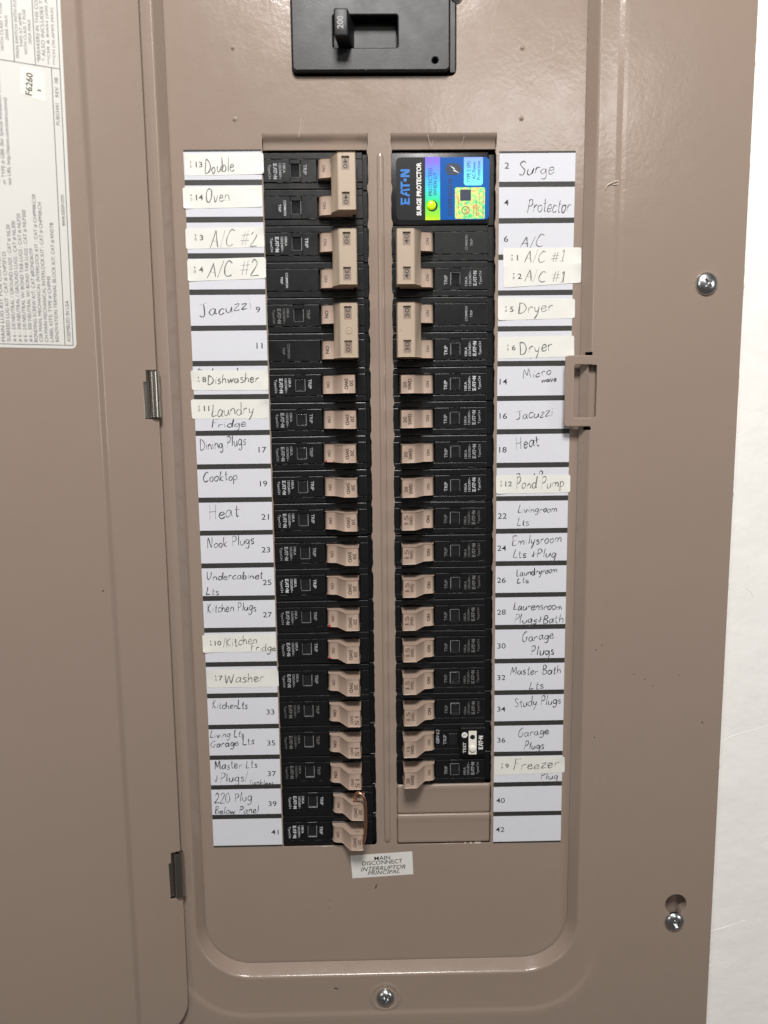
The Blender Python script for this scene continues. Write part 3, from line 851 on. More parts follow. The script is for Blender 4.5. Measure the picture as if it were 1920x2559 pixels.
for s, x, yb, yt in (('FILLER PLATE : CAT # CHFP FOR ALL PANELS', -74.3, 103.5, 30), ('MAIN LUG KIT FOR CONVERTIBLE PANELS : CAT # CHPL', -72.0, 103.5, 22.7), ('SUBFEED LUG KIT : CAT # CHPSF125', -69.6, 103.5, 61.1),
                     ('# 6 - 2/0 NEUTRAL / GROUND LUGS : CAT # NL20', -67.1, 103.5, 48.4), ('# 6 - 300 NEUTRAL / GROUND LUGS : CAT # NL300', -64.7, 103.5, 46.5),
                     ('# 6 - 2/0 NEUTRAL W/ BOND TAB LUGS : CAT # NLP20', -62.3, 103.5, 42.9), ('# 6 - 300 NEUTRAL W/ BOND TAB LUGS : CAT # NLP300', -59.9, 103.4, 41.0),
                     ('BONDING SCREW KIT: CAT #BONDKITP', -57.5, 103.4, 58.6), ('CSR MAIN, MECHANICAL INTERLOCK KIT : CAT # CHPMIKCSR', -55.1, 103.3, 33.0),
                     ('CH MAIN MECHANICAL INTERLOCK KIT : CAT # CHPMIKCH', -52.7, 103.3, 36.8), ('LABEL KITS: TYPE # CHPMS', -50.3, 103.2, 71.5),
                     ('RENOVATION TERMINAL BLOCK KIT: CAT # RN5TB', -47.8, 103.1, 45.8)):
    dtext(s, x, yb, yt, 1.75)
for s, x, yb, yt, h in (('ASSEMBLED IN USA', -42.5, 103, 82.8, 1.7), ('www.eaton.com', -42.4, 47, 32.3, 1.7), ('PUB53441', -42.6, -.1, -10, 1.6), ('REV  08', -42.5, -13, -21.8, 1.6),
                        ('or TYPE # GBK (for Special Installation Instructions', -67.6, 30, -23, 2.1), ('see URL http://eaton.com/instructions)', -65.2, 30, -9.3, 2.1), ('GROUND BAR KIT : CAT # GBK', -70.4, 30, -23, 1.9),
                        ('*BREAKERS IN THIS COLUMN', -49.8, -27.5, -62, 1.6), ('* ALSO INCLUDES THESE', -47.6, -28.5, -62, 1.6), ('**CSR & BWH (200 AMPS', -45.2, -27.3, -62, 1.6), ('***CH (70 AMPS MAX)', -42.8, -27.3, -53, 1.6),
                        ('MAIN SWITCH WITH FUSE', -58.9, -28, -55, 1.4), ('TAPS AT AMPS', -57, -33, -48, 1.3), ('WITH CLASS T FUSE', -55.2, -30, -50, 1.3), ('200A MAX', -53.2, -35, -46, 1.3),
                        ('WITH CLASS T FUSE', -65.2, -30, -51, 1.3), ('200A MAX', -63.0, -35, -46, 1.3), ('MAIN SWITCH WITH FUSE', -69, -28, -55, 1.4)):
    dtext(s, x, yb, yt, h)
link('lettering', mesh_of(bm), 'labelink', dl)
bm = bmesh.new()
prism(bm, round_quad([FD(*tilt(*p)) for p in [(-58.6, -12.2), (-58.0, -24.6), (-47.9, -23.8), (-47.6, -9.6)]], 1.6), 1.5, 1.58)
ss = link('code_sticker', mesh_of(bm), 'smallsticker', dl)
bm2 = bm = bmesh.new()
c = FD(*tilt(-54.6, -17)); put_text(bm, 'F6260', c[0], c[1], 10.2, 3.0, 1.62, 84, 0.02)
c = FD(*tilt(-50.3, -14.8)); put_text(bm, '1', c[0], c[1], .7, 1.6, 1.62, 84)
link('code_lettering', mesh_of(bm), 'ink', dl)

for o in [door] + [c for c in COL.objects if c.parent in (door, dl)]:
    o.data.transform(Matrix.Scale(1.0159, 4))          # door sheet is a little over 250 mm wide

# ------------------------------------------------------------------ main breaker at the top
fmn = Frame(102, -36.5, 0)
main = empty('main_breaker', fmn.loc, 'large black 200 amp main switch at the top of the panel', 'circuit breaker')
b1 = plate_mesh([fmn.poly(rr(59.4, -120, 142.0, -37.4, (1, 1, 2.6, 2.6), 5)), fmn.poly(rr(81.2, -64.4, 114.6, -48.8, .8, 3)), fmn.poly(disc(134.2, -42.4, 1.35, 14))], 4.0, 9, 0.8, 3)
link('body', b1, 'black_matte', main)
bm = bmesh.new()
def mb(x0, x1, y0, y1, d0, d1, bev=.3): rbox(bm, fmn(x0, 0)[0], fmn(x1, 0)[0], fmn(0, y1)[1], fmn(0, y0)[1], d0, d1, bev)
mb(56, 150, -125, -33.5, -40, -5.2)
mb(142.2, 145.2, -118, -37.6, -20, .6)
mb(90, 114.2, -63.6, -49.2, -7, -3.6, .2)
link('base', mesh_of(bm), 'black_matte', main)
bm = bmesh.new()
hv = []
for (x0, x1, y0, y1, d) in ((84.2, 92.0, -63.3, -49.4, -3.0), (81.9, 89.2, -62.2, -48.9, 16.2)):
    hv += [bm.verts.new(LP(*fmn(x, y), d)) for x, y in ((x0, y0), (x1, y0), (x1, y1), (x0, y1))]
for f in ((0, 1, 2, 3), (4, 7, 6, 5), (0, 4, 5, 1), (1, 5, 6, 2), (2, 6, 7, 3), (3, 7, 4, 0)): bm.faces.new([hv[i] for i in f])
bmesh.ops.bevel(bm, geom=bm.edges[:], offset=.9 * S, segments=3, affect='EDGES', profile=.5)
mh = link('switch_handle', mesh_of(bm, 40), 'black_matte', main)
bm = bmesh.new(); c = fmn(85.2, -55.4); put_text(bm, '200', c[0], c[1], 6.0, 3.1, 16.26, 90, .02)
link('rating_number', mesh_of(bm), 'print', mh)
bm = bmesh.new()
for s, X, Y, w in (('ON', 86, -43.2, 5.6), ('TRIP', 99.2, -42.2, 9.0), ('OFF', 112.6, -43, 7.6)):
    c = fmn(X, Y); put_text(bm, s, c[0], c[1], w, 2.9, 4.04, 90)
link('embossed_lettering', mesh_of(bm), 'emboss', main)
link('body_screw', screw_mesh(3.3, 1.5, 30), 'zinc', main, LP(*fmn(145.6, -75.0), .4))

# ------------------------------------------------------------------ branch breakers
# local frame of a pole: x from the outer end of its body towards the bus, y up, d out; the
# right-hand column is the same breaker turned by 180 degrees
def body_mesh(window):
    bm = bmesh.new()
    H, C = 9.38, 5.85
    rbox(bm, -4.5, 58.0, -H, H, -26, -4.6, .35)                       # lower body, seen as a step past the ends
    for a in (-1, 1):
        y0, y1 = sorted((a * C, a * H))
        rbox(bm, 0, 54.3, y0 + (.06 if a > 0 else 0), y1 - (.06 if a < 0 else 0), -6, -1.55 if a > 0 else -1.7, .42, 2)
    segs = [(0.15, 15.1), (21.0, 29.5), (49.6, 54.2)] if window else [(0.15, 29.5), (49.6, 54.2)]
    for x0, x1 in segs: rbox(bm, x0, x1, -C + .05, C - .05, -6, -1.05, .22, 2)
    if window:
        for a in (-1, 1):
            y0, y1 = sorted((a * 3.55, a * (C - .05)))
            rbox(bm, 15.15, 20.95, y0, y1, -6, -1.06, .18)
    rbox(bm, 29.55, 49.55, -C + .05, C - .05, -6, -3.9, 0)
    for a in (-1, 1): rbox(bm, 29.6, 49.5, *sorted((a * 5.25, a * (C - .04))), -5, -1.2, .15)
    for x in (54.9, 56.4): rbox(bm, x, x + .5, -7.5, 7.5, -5, -4.1, .1)
    return mesh_of(bm)
BODY_W, BODY_P = body_mesh(True), body_mesh(False)

def pane_mesh():
    bm = bmesh.new(); rbox(bm, 15.52, 20.43, -3.13, 3.23, -2.0, -1.15, .3, 2); return mesh_of(bm)
PANE = pane_mesh()
def flag_mesh():
    bm = bmesh.new(); rbox(bm, 15.5, 20.6, -3.3, 3.3, -5.4, -4.4, .1); rbox(bm, 16.2, 17.1, -3.2, 3.2, -5.0, -3.4, .2); return mesh_of(bm)
FLAG = flag_mesh()
def rim_glint_mesh():
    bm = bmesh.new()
    for x0, x1, y0, y1 in ((15.25, 15.45, -3.4, 3.4), (20.4, 20.8, -3.4, 3.4), (15.6, 20.3, -3.45, -3.25)): rbox(bm, x0, x1, y0, y1, -2.2, -1.0, .06)  # strips only on the edges where a glint is painted
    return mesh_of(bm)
RIM_GLINT = rim_glint_mesh()

def handle_mesh():
    bm = bmesh.new()
    prof = [(30.5, -3.6), (30.5, -.3), (30.75, 1.2), (31.5, 2.3), (32.8, 2.9), (34.4, 3.15), (35.9, 3.35), (36.6, 3.9), (37.4, 5.0), (41.4, 11.55), (41.9, 11.95), (48.4, 12.1), (48.7, 11.7), (48.9, -3.6)]
    extrude_profile(bm, prof, -4.95, 4.95, .38, 2)
    hm = mesh_of(bm)
    bm = bmesh.new()
    n = 18
    a = [bm.verts.new(LP(45.3 + 1.55 * math.cos(2 * math.pi * k / n), -7, 8.2 + 1.25 * math.sin(2 * math.pi * k / n))) for k in range(n)]
    b = [bm.verts.new(LP(45.3 + 1.55 * math.cos(2 * math.pi * k / n), 7, 8.2 + 1.25 * math.sin(2 * math.pi * k / n))) for k in range(n)]
    for k in range(n): bm.faces.new((a[k], a[(k + 1) % n], b[(k + 1) % n], b[k]))
    bm.faces.new(a[::-1]); bm.faces.new(b)
    return resmooth(boolean(hm, mesh_of(bm)), 32)
HANDLE = handle_mesh()

def low_handle_mesh():
    """the toggle under a two-pole tie bar"""
    bm = bmesh.new()
    prof = [(30.5, -3.6), (30.5, -.3), (30.75, 1.2), (31.5, 2.3), (32.8, 2.9), (34.4, 3.2), (36.2, 3.5), (38.5, 5.2), (42, 9), (46, 9), (48, 9), (48.5, -3.6)]
    extrude_profile(bm, prof, -4.95, 4.95, .35, 2)
    return mesh_of(bm, 35)
LOWH = low_handle_mesh()

def tie_mesh(rivet):
    bm = bmesh.new()
    prof = [(37.6, 3.7), (37.6, 7.2), (41.4, 14.0), (50.6, 14.0), (50.9, 3.7)]
    extrude_profile(bm, prof, -14.35, 14.35, .35, 2)
    me = mesh_of(bm)
    bm = bmesh.new()
    for y in (8.9, -8.9): rbox(bm, 43.4, 47.5, y - 3.5, y + 3.5, 12.9, 16, 0)
    me = boolean(me, mesh_of(bm))
    if rivet:
        bm = bmesh.new(); lathe(bm, ((2.0, 13.95), (2.0, 14.25), (1.6, 14.3), (1.45, 14.12), (.75, 14.12), (.6, 14.3), (0, 14.3)), 20)
        for v in bm.verts: v.co += LP(45.9, 0, 0)
        bm.from_mesh(me); return mesh_of(bm, 32)
    return resmooth(me, 32)
TIE, TIE_R = tie_mesh(False), tie_mesh(True)
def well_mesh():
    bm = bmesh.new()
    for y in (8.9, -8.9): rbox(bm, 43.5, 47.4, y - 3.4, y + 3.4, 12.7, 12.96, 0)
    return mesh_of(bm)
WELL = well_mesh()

def text_mesh(items, d):
    """items: (string, x, y, width, height, bold)"""
    bm = bmesh.new()
    for s, x, y, w, h, b in items: put_text(bm, s, x, y, w, h, 0 if d is None else d, -90, b)
    if d is None:                                  # follow the rounded thumb rest
        for v in bm.verts: v.co.y = -(2.98 + (v.co.x / S - 32.8) * .15) * S
    return mesh_of(bm)
T_BODY = text_mesh((('TypeCH', 4.1, -.4, 7.3, 1.65, .005), ('LOGO', 7.25, -.2, 8.1, 1.95, 0), ('120/240V~', 9.95, -.3, 8.0, 1.35, .008), ('10KA', 12.1, 1.3, 4.9, 1.4, .012), ('TRIP', 23.3, .6, 5.2, 1.75, .012)), -1.0)
T_COMMON = text_mesh((('COMMON', 12.0, -.2, 8.0, 1.35, .006), ('TRIP', 9.2, -.2, 3.9, 1.3, .006)), -1.0)
T_ON = text_mesh((('ON', 33.6, 0, 3.4, 1.75, .01),), None)
T_ON_B = text_mesh((('ON', 33.6, 0, 4.1, 1.95, .03),), None)
T_20 = text_mesh((('20', 46.7, .4, 3.2, 2.0, .006), ('SWD', 44.0, 0, 5.8, 1.95, .006)), 12.2)
T_15 = text_mesh((('15', 46.5, -1.0, 5.0, 2.4, .004), ('SWD', 43.7, -.6, 4.8, 1.75, .006)), 12.2)
T_TIE = {n: text_mesh(((n, 45.4, 8.9, 4.9, 2.3, .004), (n, 45.4, -8.9, 4.9, 2.3, .004)), 13.0) for n in ('20', '30', '40')}

ROW = lambda k: 1.2 + 19.0 * (k + .5)
X0 = {'L': 41.1, 'R': 163.6}
jit = random.Random(21)

def breaker_root(side, yc, label, dx=0.0, tiltdeg=0.0):
    x = X0[side] + (dx if side == 'L' else -dx)
    rot = math.pi if side == 'R' else 0.0
    return empty('circuit_breaker', P(x, yc, jit.uniform(-.35, .3)), label, 'circuit breaker',
                 'branch breakers', (0, rot + math.radians(tiltdeg), 0))

def dim_mesh(me, mat):
    c = me.copy(); c.materials.clear(); c.materials.append(M[mat]); return c
T_BODY_DIM = dim_mesh(T_BODY, 'print_dim'); T_COMMON_DIM = dim_mesh(T_COMMON, 'print_dim')

def scuffs(body, seed, heavy=1.0):
    """broken pale wear along the raised edges of a pole"""
    rnd = random.Random(seed); bm = bmesh.new()
    for y in (5.86, -5.86, 9.0):
        x = rnd.uniform(.5, 8)
        while x < 53:
            L = rnd.uniform(.6, 5.0)
            if rnd.random() < .55 * heavy:
                pts = [(min(x + L * t, 54), y + rnd.uniform(-.05, .05)) for t in (0, .35, .7, 1)]
                ribbon(bm, pts, rnd.uniform(.08, .2), -.98 if abs(y) < 6 else -1.5)
            x += L + rnd.uniform(.3, 5.0)
    link('edge_scuff', mesh_of(bm), 'scuff', body)

def single(side, k, amps, label, dim=False, dx=0.0, red=()):
    r = breaker_root(side, ROW(k), label, dx + jit.uniform(-.3, .3), jit.uniform(-.45, .45))
    b = link('body', BODY_W, 'black', r); scuffs(b, k * 7 + (3 if side == 'L' else 5), 1.0 if k < 12 else .5)
    w = link('trip_window', PANE, 'pane', r)
    link('trip_flag', FLAG, 'pit', w); link('window_rim_glint', RIM_GLINT, 'rim_glint', w)
    link('lettering', T_BODY_DIM if dim else T_BODY, 'print', b)
    h = link('handle', HANDLE, 'handle', r)
    link('rating_mark', T_20 if amps == 20 else T_15, 'mark' if amps == 20 else 'mark_soft', h)
    link('on_mark', T_ON if amps == 20 else T_ON_B, 'mark', h)
    for x, y, a, c in red:
        bm = bmesh.new(); rnd = random.Random(int(x * 9))
        prism(bm, [(x + a * rnd.uniform(.6, 1.2) * math.cos(t * .7), y + c * rnd.uniform(.6, 1.2) * math.sin(t * .7)) for t in range(9)], 1.0, 2.9 if x < 33 else 3.75)
        link('red_smear', mesh_of(bm), 'red', h)
    return r

def double(side, k, amps, label, windows, dim=False, rivet=False):
    r = breaker_root(side, (ROW(k) + ROW(k + 1)) / 2, label)
    for i, y in enumerate((9.5, -9.5)):
        b = link('body', BODY_W if windows[i] else BODY_P, 'black', r, LP(0, y, 0)); scuffs(b, k * 11 + i + (3 if side == 'L' else 5), 1.3)
        if windows[i]:
            w = link('trip_window', PANE, 'pane', r, LP(0, y, 0)); link('trip_flag', FLAG, 'pit', w); link('window_rim_glint', RIM_GLINT, 'rim_glint', w)
        link('lettering', ((T_BODY_DIM if dim else T_BODY) if i == 0 else (T_COMMON_DIM if dim else T_COMMON)), 'print', b)
        h = link('handle', LOWH, 'handle', r, LP(0, y, 0))
        link('on_mark', T_ON_B if dim else T_ON, 'mark', h)
    t = link('handle_tie', TIE_R if rivet else TIE, 'tie', r)
    link('rating_window', WELL, 'tie_well', t)
    link('rating_mark', T_TIE[str(amps)], 'ink', t)
    return r

double('L', 0, 40, 'two-pole breaker with tan 40 tie bar beside the Double and Oven stickers', (True, True))
double('L', 2, 30, 'two-pole breaker with tan 30 tie bar beside the A/C #2 stickers', (True, False))
double('L', 4, 20, 'two-pole breaker with riveted tan 20 tie bar beside fields 9 and 11', (True, False), dim=True, rivet=True)
L_ROWS = [(6, 20, 'Dishwasher sticker'), (7, 20, 'Laundry sticker'), (8, 20, 'Dining Plugs field 17'), (9, 20, 'Cooktop field 19'), (10, 20, 'Heat field 21'), (11, 20, 'Nook Plugs field 23'),
          (12, 20, 'Undercabinet Lts field 25'), (13, 20, 'Kitchen Plugs field 27'), (14, 20, 'Kitchen Fridge sticker'), (15, 20, 'Washer sticker'), (16, 15, 'Kitchen Lts field 33'), (17, 15, 'Living Lts field 35'),
          (18, 15, 'Master Lts field 37'), (19, 20, '220 Plug field 39'), (20, 20, 'blank field 41')]
for k, a, n in L_ROWS:
    red = ((31.6, -4.5, .9, .6), (36.2, -4.5, .5, .5)) if k == 8 else ((31.6, -4.5, .9, .8),) if k == 13 else ((31.6, -4.7, 1.0, .35),) if k == 14 else ()
    extra = ' with red smears' if k == 8 else ' with one red smudge' if k == 13 else ''
    single('L', k, a, 'black breaker%s, beige %d handle, right of the %s' % (extra, a, n), dim=a == 15, dx=(.9 if k == 19 else .3 if k == 20 else 0), red=red)
double('R', 2, 40, 'two-pole breaker with tan 40 tie bar under the surge protector', (True, False))
double('R', 4, 30, 'two-pole breaker with tan 30 tie bar beside the Dryer stickers', (True, False))
R_ROWS = [(6, 20, 'Microwave field 14'), (7, 20, 'Jacuzzi field 16'), (8, 20, 'Heat field 18'), (9, 20, 'Pond Pump sticker'), (10, 15, 'Livingroom Lts field 22'), (11, 15, 'Lts + Plug field 24'), (12, 15, 'Laundryroom Lts field 26'),
          (13, 15, 'Plugs + Bath field 28'), (14, 15, 'Garage Plugs field 30'), (15, 15, 'Master Bath Lts field 32'), (16, 15, 'Study Plugs field 34'), (18, 20, 'Freezer sticker')]
for k, a, n in R_ROWS:
    single('R', k, a, 'black breaker, beige %d handle, left of the %s' % (a, n), dim=a == 15)

def test_breaker():
    r = breaker_root('R', ROW(17), 'black breaker with white TEST button block beside the Garage Plugs field 36')
    b = link('body', BODY_P, 'black', r)
    bm = bmesh.new(); rbox(bm, .1, 15.0, -8.4, 8.5, -5, 2.2, .5, 2); link('test_block', mesh_of(bm), 'black', r)
    bm = bmesh.new(); rbox(bm, 16.3, 21.6, -3.6, 3.6, -1.2, -.75, .2); link('trip_window', mesh_of(bm), 'black', r)
    bm = bmesh.new(); rbox(bm, 16.7, 21.2, -3.2, 3.2, -1.2, -.72, 0); link('trip_flag', mesh_of(bm), 'pit', r)
    bm = bmesh.new(); prism(bm, rr(5.4, -6.4, 10.1, 8.2, .3, 2), 2.0, 2.35); ws = link('button_strip', mesh_of(bm), 'whiteplastic', r)
    bm = bmesh.new(); lathe(bm, ((0, 3.4), (1.5, 3.4), (1.9, 3.2), (2.05, 2.9), (2.05, 2.3)), 24); link('test_button', mesh_of(bm, 40), 'whiteplastic', r, LP(7.8, 4.6, 0))
    bm = bmesh.new(); prism(bm, disc(7.8, -2.6, 1.45, 20), 2.3, 2.40); link('lamp_hole', mesh_of(bm), 'pit', ws)
    bm = bmesh.new(); prism(bm, disc(12.5, -3.9, 1.75, 22), 2.0, 2.26)
    put_text(bm, 'TEST', 12.5, 4.0, 6.6, 1.8, 2.27, -90, .005); put_text(bm, 'LOGO', 2.9, 1.0, 8.6, 2.5, 2.27, -90); link('test_lettering', mesh_of(bm), 'whitetext', b)
    bm = bmesh.new(); put_text(bm, 'TL', 12.5, -3.9, 1.7, 1.6, 2.31, -90, .01); link('mark_lettering', mesh_of(bm), 'ink', b)
    bm = bmesh.new(); put_text(bm, 'TRIP', 23.9, .2, 6.0, 1.9, -.98, -90); put_text(bm, 'GEN 6.2', 28.2, -1.8, 8.6, 1.9, -.98, -90, .02, .25); link('lettering', mesh_of(bm), 'print', b)
    h = link('handle', HANDLE, 'handle', r)
    link('rating_mark', text_mesh((('15', 46.4, -.4, 2.8, 1.8, .006), ('SWD', 43.9, 0, 5.4, 1.8, .006)), 12.2), 'mark', h)
    link('on_mark', T_ON, 'mark', h)
test_breaker()

# bare copper wire linking the two lowest left handles
bm = bmesh.new()
fwi = Frame(88, 400)
wp = cat([(86.8, 372, 8.2), (86.3, 366.5, 8.8), (85.5, 363.0, 11.4), (86.4, 359.8, 13.6), (88.6, 358.5, 14.8), (90.9, 360.3, 15.4), (91.9, 366, 15.2), (92.0, 376, 14.4), (91.9, 380, 14.0), (91.3, 386, 13.0), (90.2, 392, 11.2), (88.6, 396.6, 9.4), (86.9, 396.4, 8.4), (86.7, 393, 8.2)], 6)
tube(bm, [LP(*fwi(x, y), d) for x, y, d in wp], .95 * S, 10)
wo = link('copper_wire', mesh_of(bm, 60), 'copper', loc=fwi.loc)
tag(wo, 'bent bare copper wire linking the two lowest left breaker handles', 'wire')

# ------------------------------------------------------------------ surge protector
fs = Frame(139, 20.4, 0)
sp = empty('surge_protector', fs.loc, 'black surge protector with blue label and lit green indicator', 'surge protector')
bm = bmesh.new()
rbox(bm, -29.5, 24.6, -18.9, 18.9, -20, -1.0, 1.0, 3); rbox(bm, -30, 28.4, -18.7, 18.7, -24, -4.6, .4)
spb = link('body', mesh_of(bm, 40), 'black', sp)
def sheet(name, polys, d0, d1, mat, parent):
    bm = bmesh.new()
    for p in polys: prism(bm, fs.poly(p), d0, d1)
    return link(name, mesh_of(bm), mat, parent)
sl = sheet('label', [rr(113.4, 4.3, 163.9, 36.7, 2.6, 5)], -1.02, -.88, 'blacklabel', sp)
sheet('blue_field', [rr(137.1, 4.35, 163.85, 36.65, (0, 2.5, 2.5, 0), 5)], -.9, -.83, 'blue', sl)
M['foil_strip'] = foil('rainbow_foil', ((0.0, (235, 215, 20)), (.16, (150, 225, 20)), (.36, (40, 215, 90)), (.58, (40, 205, 225)), (.80, (60, 150, 245)), (1.0, (115, 95, 235))), 'Z', -.0175, .0155, .12)
M['foil_badge'] = foil('cyan_foil', ((0.0, (110, 235, 240)), (.5, (95, 200, 250)), (1.0, (120, 150, 250))), 'Z', .001, .016)
M['foil_ul'] = foil('speckled_foil', ((.30, (60, 200, 140)), (.42, (130, 225, 130)), (.53, (205, 230, 130)), (.63, (225, 165, 105)), (.70, (120, 225, 130))), 'X', -.2, 8.0, .93)
sheet('foil_strip', [[(129.1, 4.15), (137.15, 4.2), (137.15, 36.75), (129.1, 36.75)]], -.9, -.80, 'foil_strip', sl)
sheet('foil_badge', [rr(150.0, 4.4, 160.3, 18.9, (0, 0, 1.5, 1.5), 4)], -.85, -.78, 'foil_badge', sl)
sheet('certificate_foil', [rr(145.2, 19.9, 161.5, 36.2, .8, 3)], -.85, -.77, 'foil_ul', sl)
sheet('dark_patch', [rr(148.0, 21.0, 153.9, 26.8, .2, 2)], -.78, -.73, M['navytext'], sl)
sheet('shield', [[(139.9, 10.3), (140.6, 9.2), (140.9, 7.6), (145.6, 7.4), (148.0, 8.4), (149.0, 10.4), (148.0, 12.5), (145.6, 13.6), (140.9, 13.4), (140.6, 11.6)]], -.84, -.78, 'navytext', sl)
sheet('lightning_bolt', [[(142.4, 8.6), (145.2, 10.1), (144.7, 10.6), (147.6, 12.6), (144.2, 11.2), (144.7, 10.6)]], -.78, -.74, 'whitetext', sl)
def stext(name, items, mat, d):
    bm = bmesh.new()
    for s, xa, ya, xb, yb, bold in items:
        c = fs((xa + xb) / 2, (ya + yb) / 2); put_text(bm, s, c[0], c[1], yb - ya, xb - xa, d, 90, bold)
    return link(name, mesh_of(bm), mat, sl)
stext('blue_lettering', (('LOGO', 115.8, 10.4, 120.7, 28.8, 0),), 'bluetext', -.84)
stext('white_lettering', (('SURGE PROTECTOR', 124.4, 6.9, 127.0, 34.3, .035),), 'whitetext', -.84)
stext('navy_lettering', (('PROTECTED', 130.9, 9.8, 132.9, 24.1, 0), ('WHEN LIT', 133.5, 12.1, 135.4, 24.1, 0), ('CHNSURGE10', 141.4, 15.3, 143.8, 34.3, .005), ('TYPE 2 SPD', 151.6, 6.3, 153.6, 17.3, 0), ('AC Power', 154.5, 6.6, 156.4, 15.7, 0), ('Protection', 157.0, 6.3, 158.9, 16.1, 0)), 'navytext', -.72)
bm = bmesh.new()
oc = fs.poly(disc(151.0, 31.8, 2.2, 20)); ic = fs.poly(disc(151.0, 31.8, 1.8, 20))
vo = [bm.verts.new(LP(x, y, -.71)) for x, y in oc]; vi = [bm.verts.new(LP(x, y, -.71)) for x, y in ic]
for k in range(20): bm.faces.new((vo[k], vo[(k + 1) % 20], vi[(k + 1) % 20], vi[k]))
for s, X, Y, w, h in (('UL', 151.0, 31.8, 2.2, 1.7), ('LISTED', 155.4, 31.8, 5.4, .8), ('SURGE PROTECTIVE', 156.8, 30.4, 8.6, .7), ('DEVICE', 158.0, 32.4, 4.4, .7), ('E276114', 147.0, 28.2, 5.0, .8), ('VZCA', 158.6, 25.4, 6.5, .7), ('E1800770  C2013 UL LLC', 160.5, 28.0, 14.2, .75), ('US', 151.0, 28.4, 1.4, .9), ('C', 151.2, 34.9, .8, .8)):
    c = fs(X, Y); put_text(bm, s, c[0], c[1], w, h, -.71, 90, 0)
link('certificate_lettering', mesh_of(bm), 'greyink', sl)
bm = bmesh.new(); prism(bm, fs.poly(disc(132.9, 29.3, 2.95, 26)), -.85, -.70); soc = link('indicator_socket', mesh_of(bm), 'pit', sp)
bm = bmesh.new(); lathe(bm, ((0, .6), (1.2, .55), (2.0, .3), (2.45, -.2), (2.5, -.7)), 26); link('indicator', mesh_of(bm, 60), 'led', sp, LP(*fs(132.4, 29.1), 0))

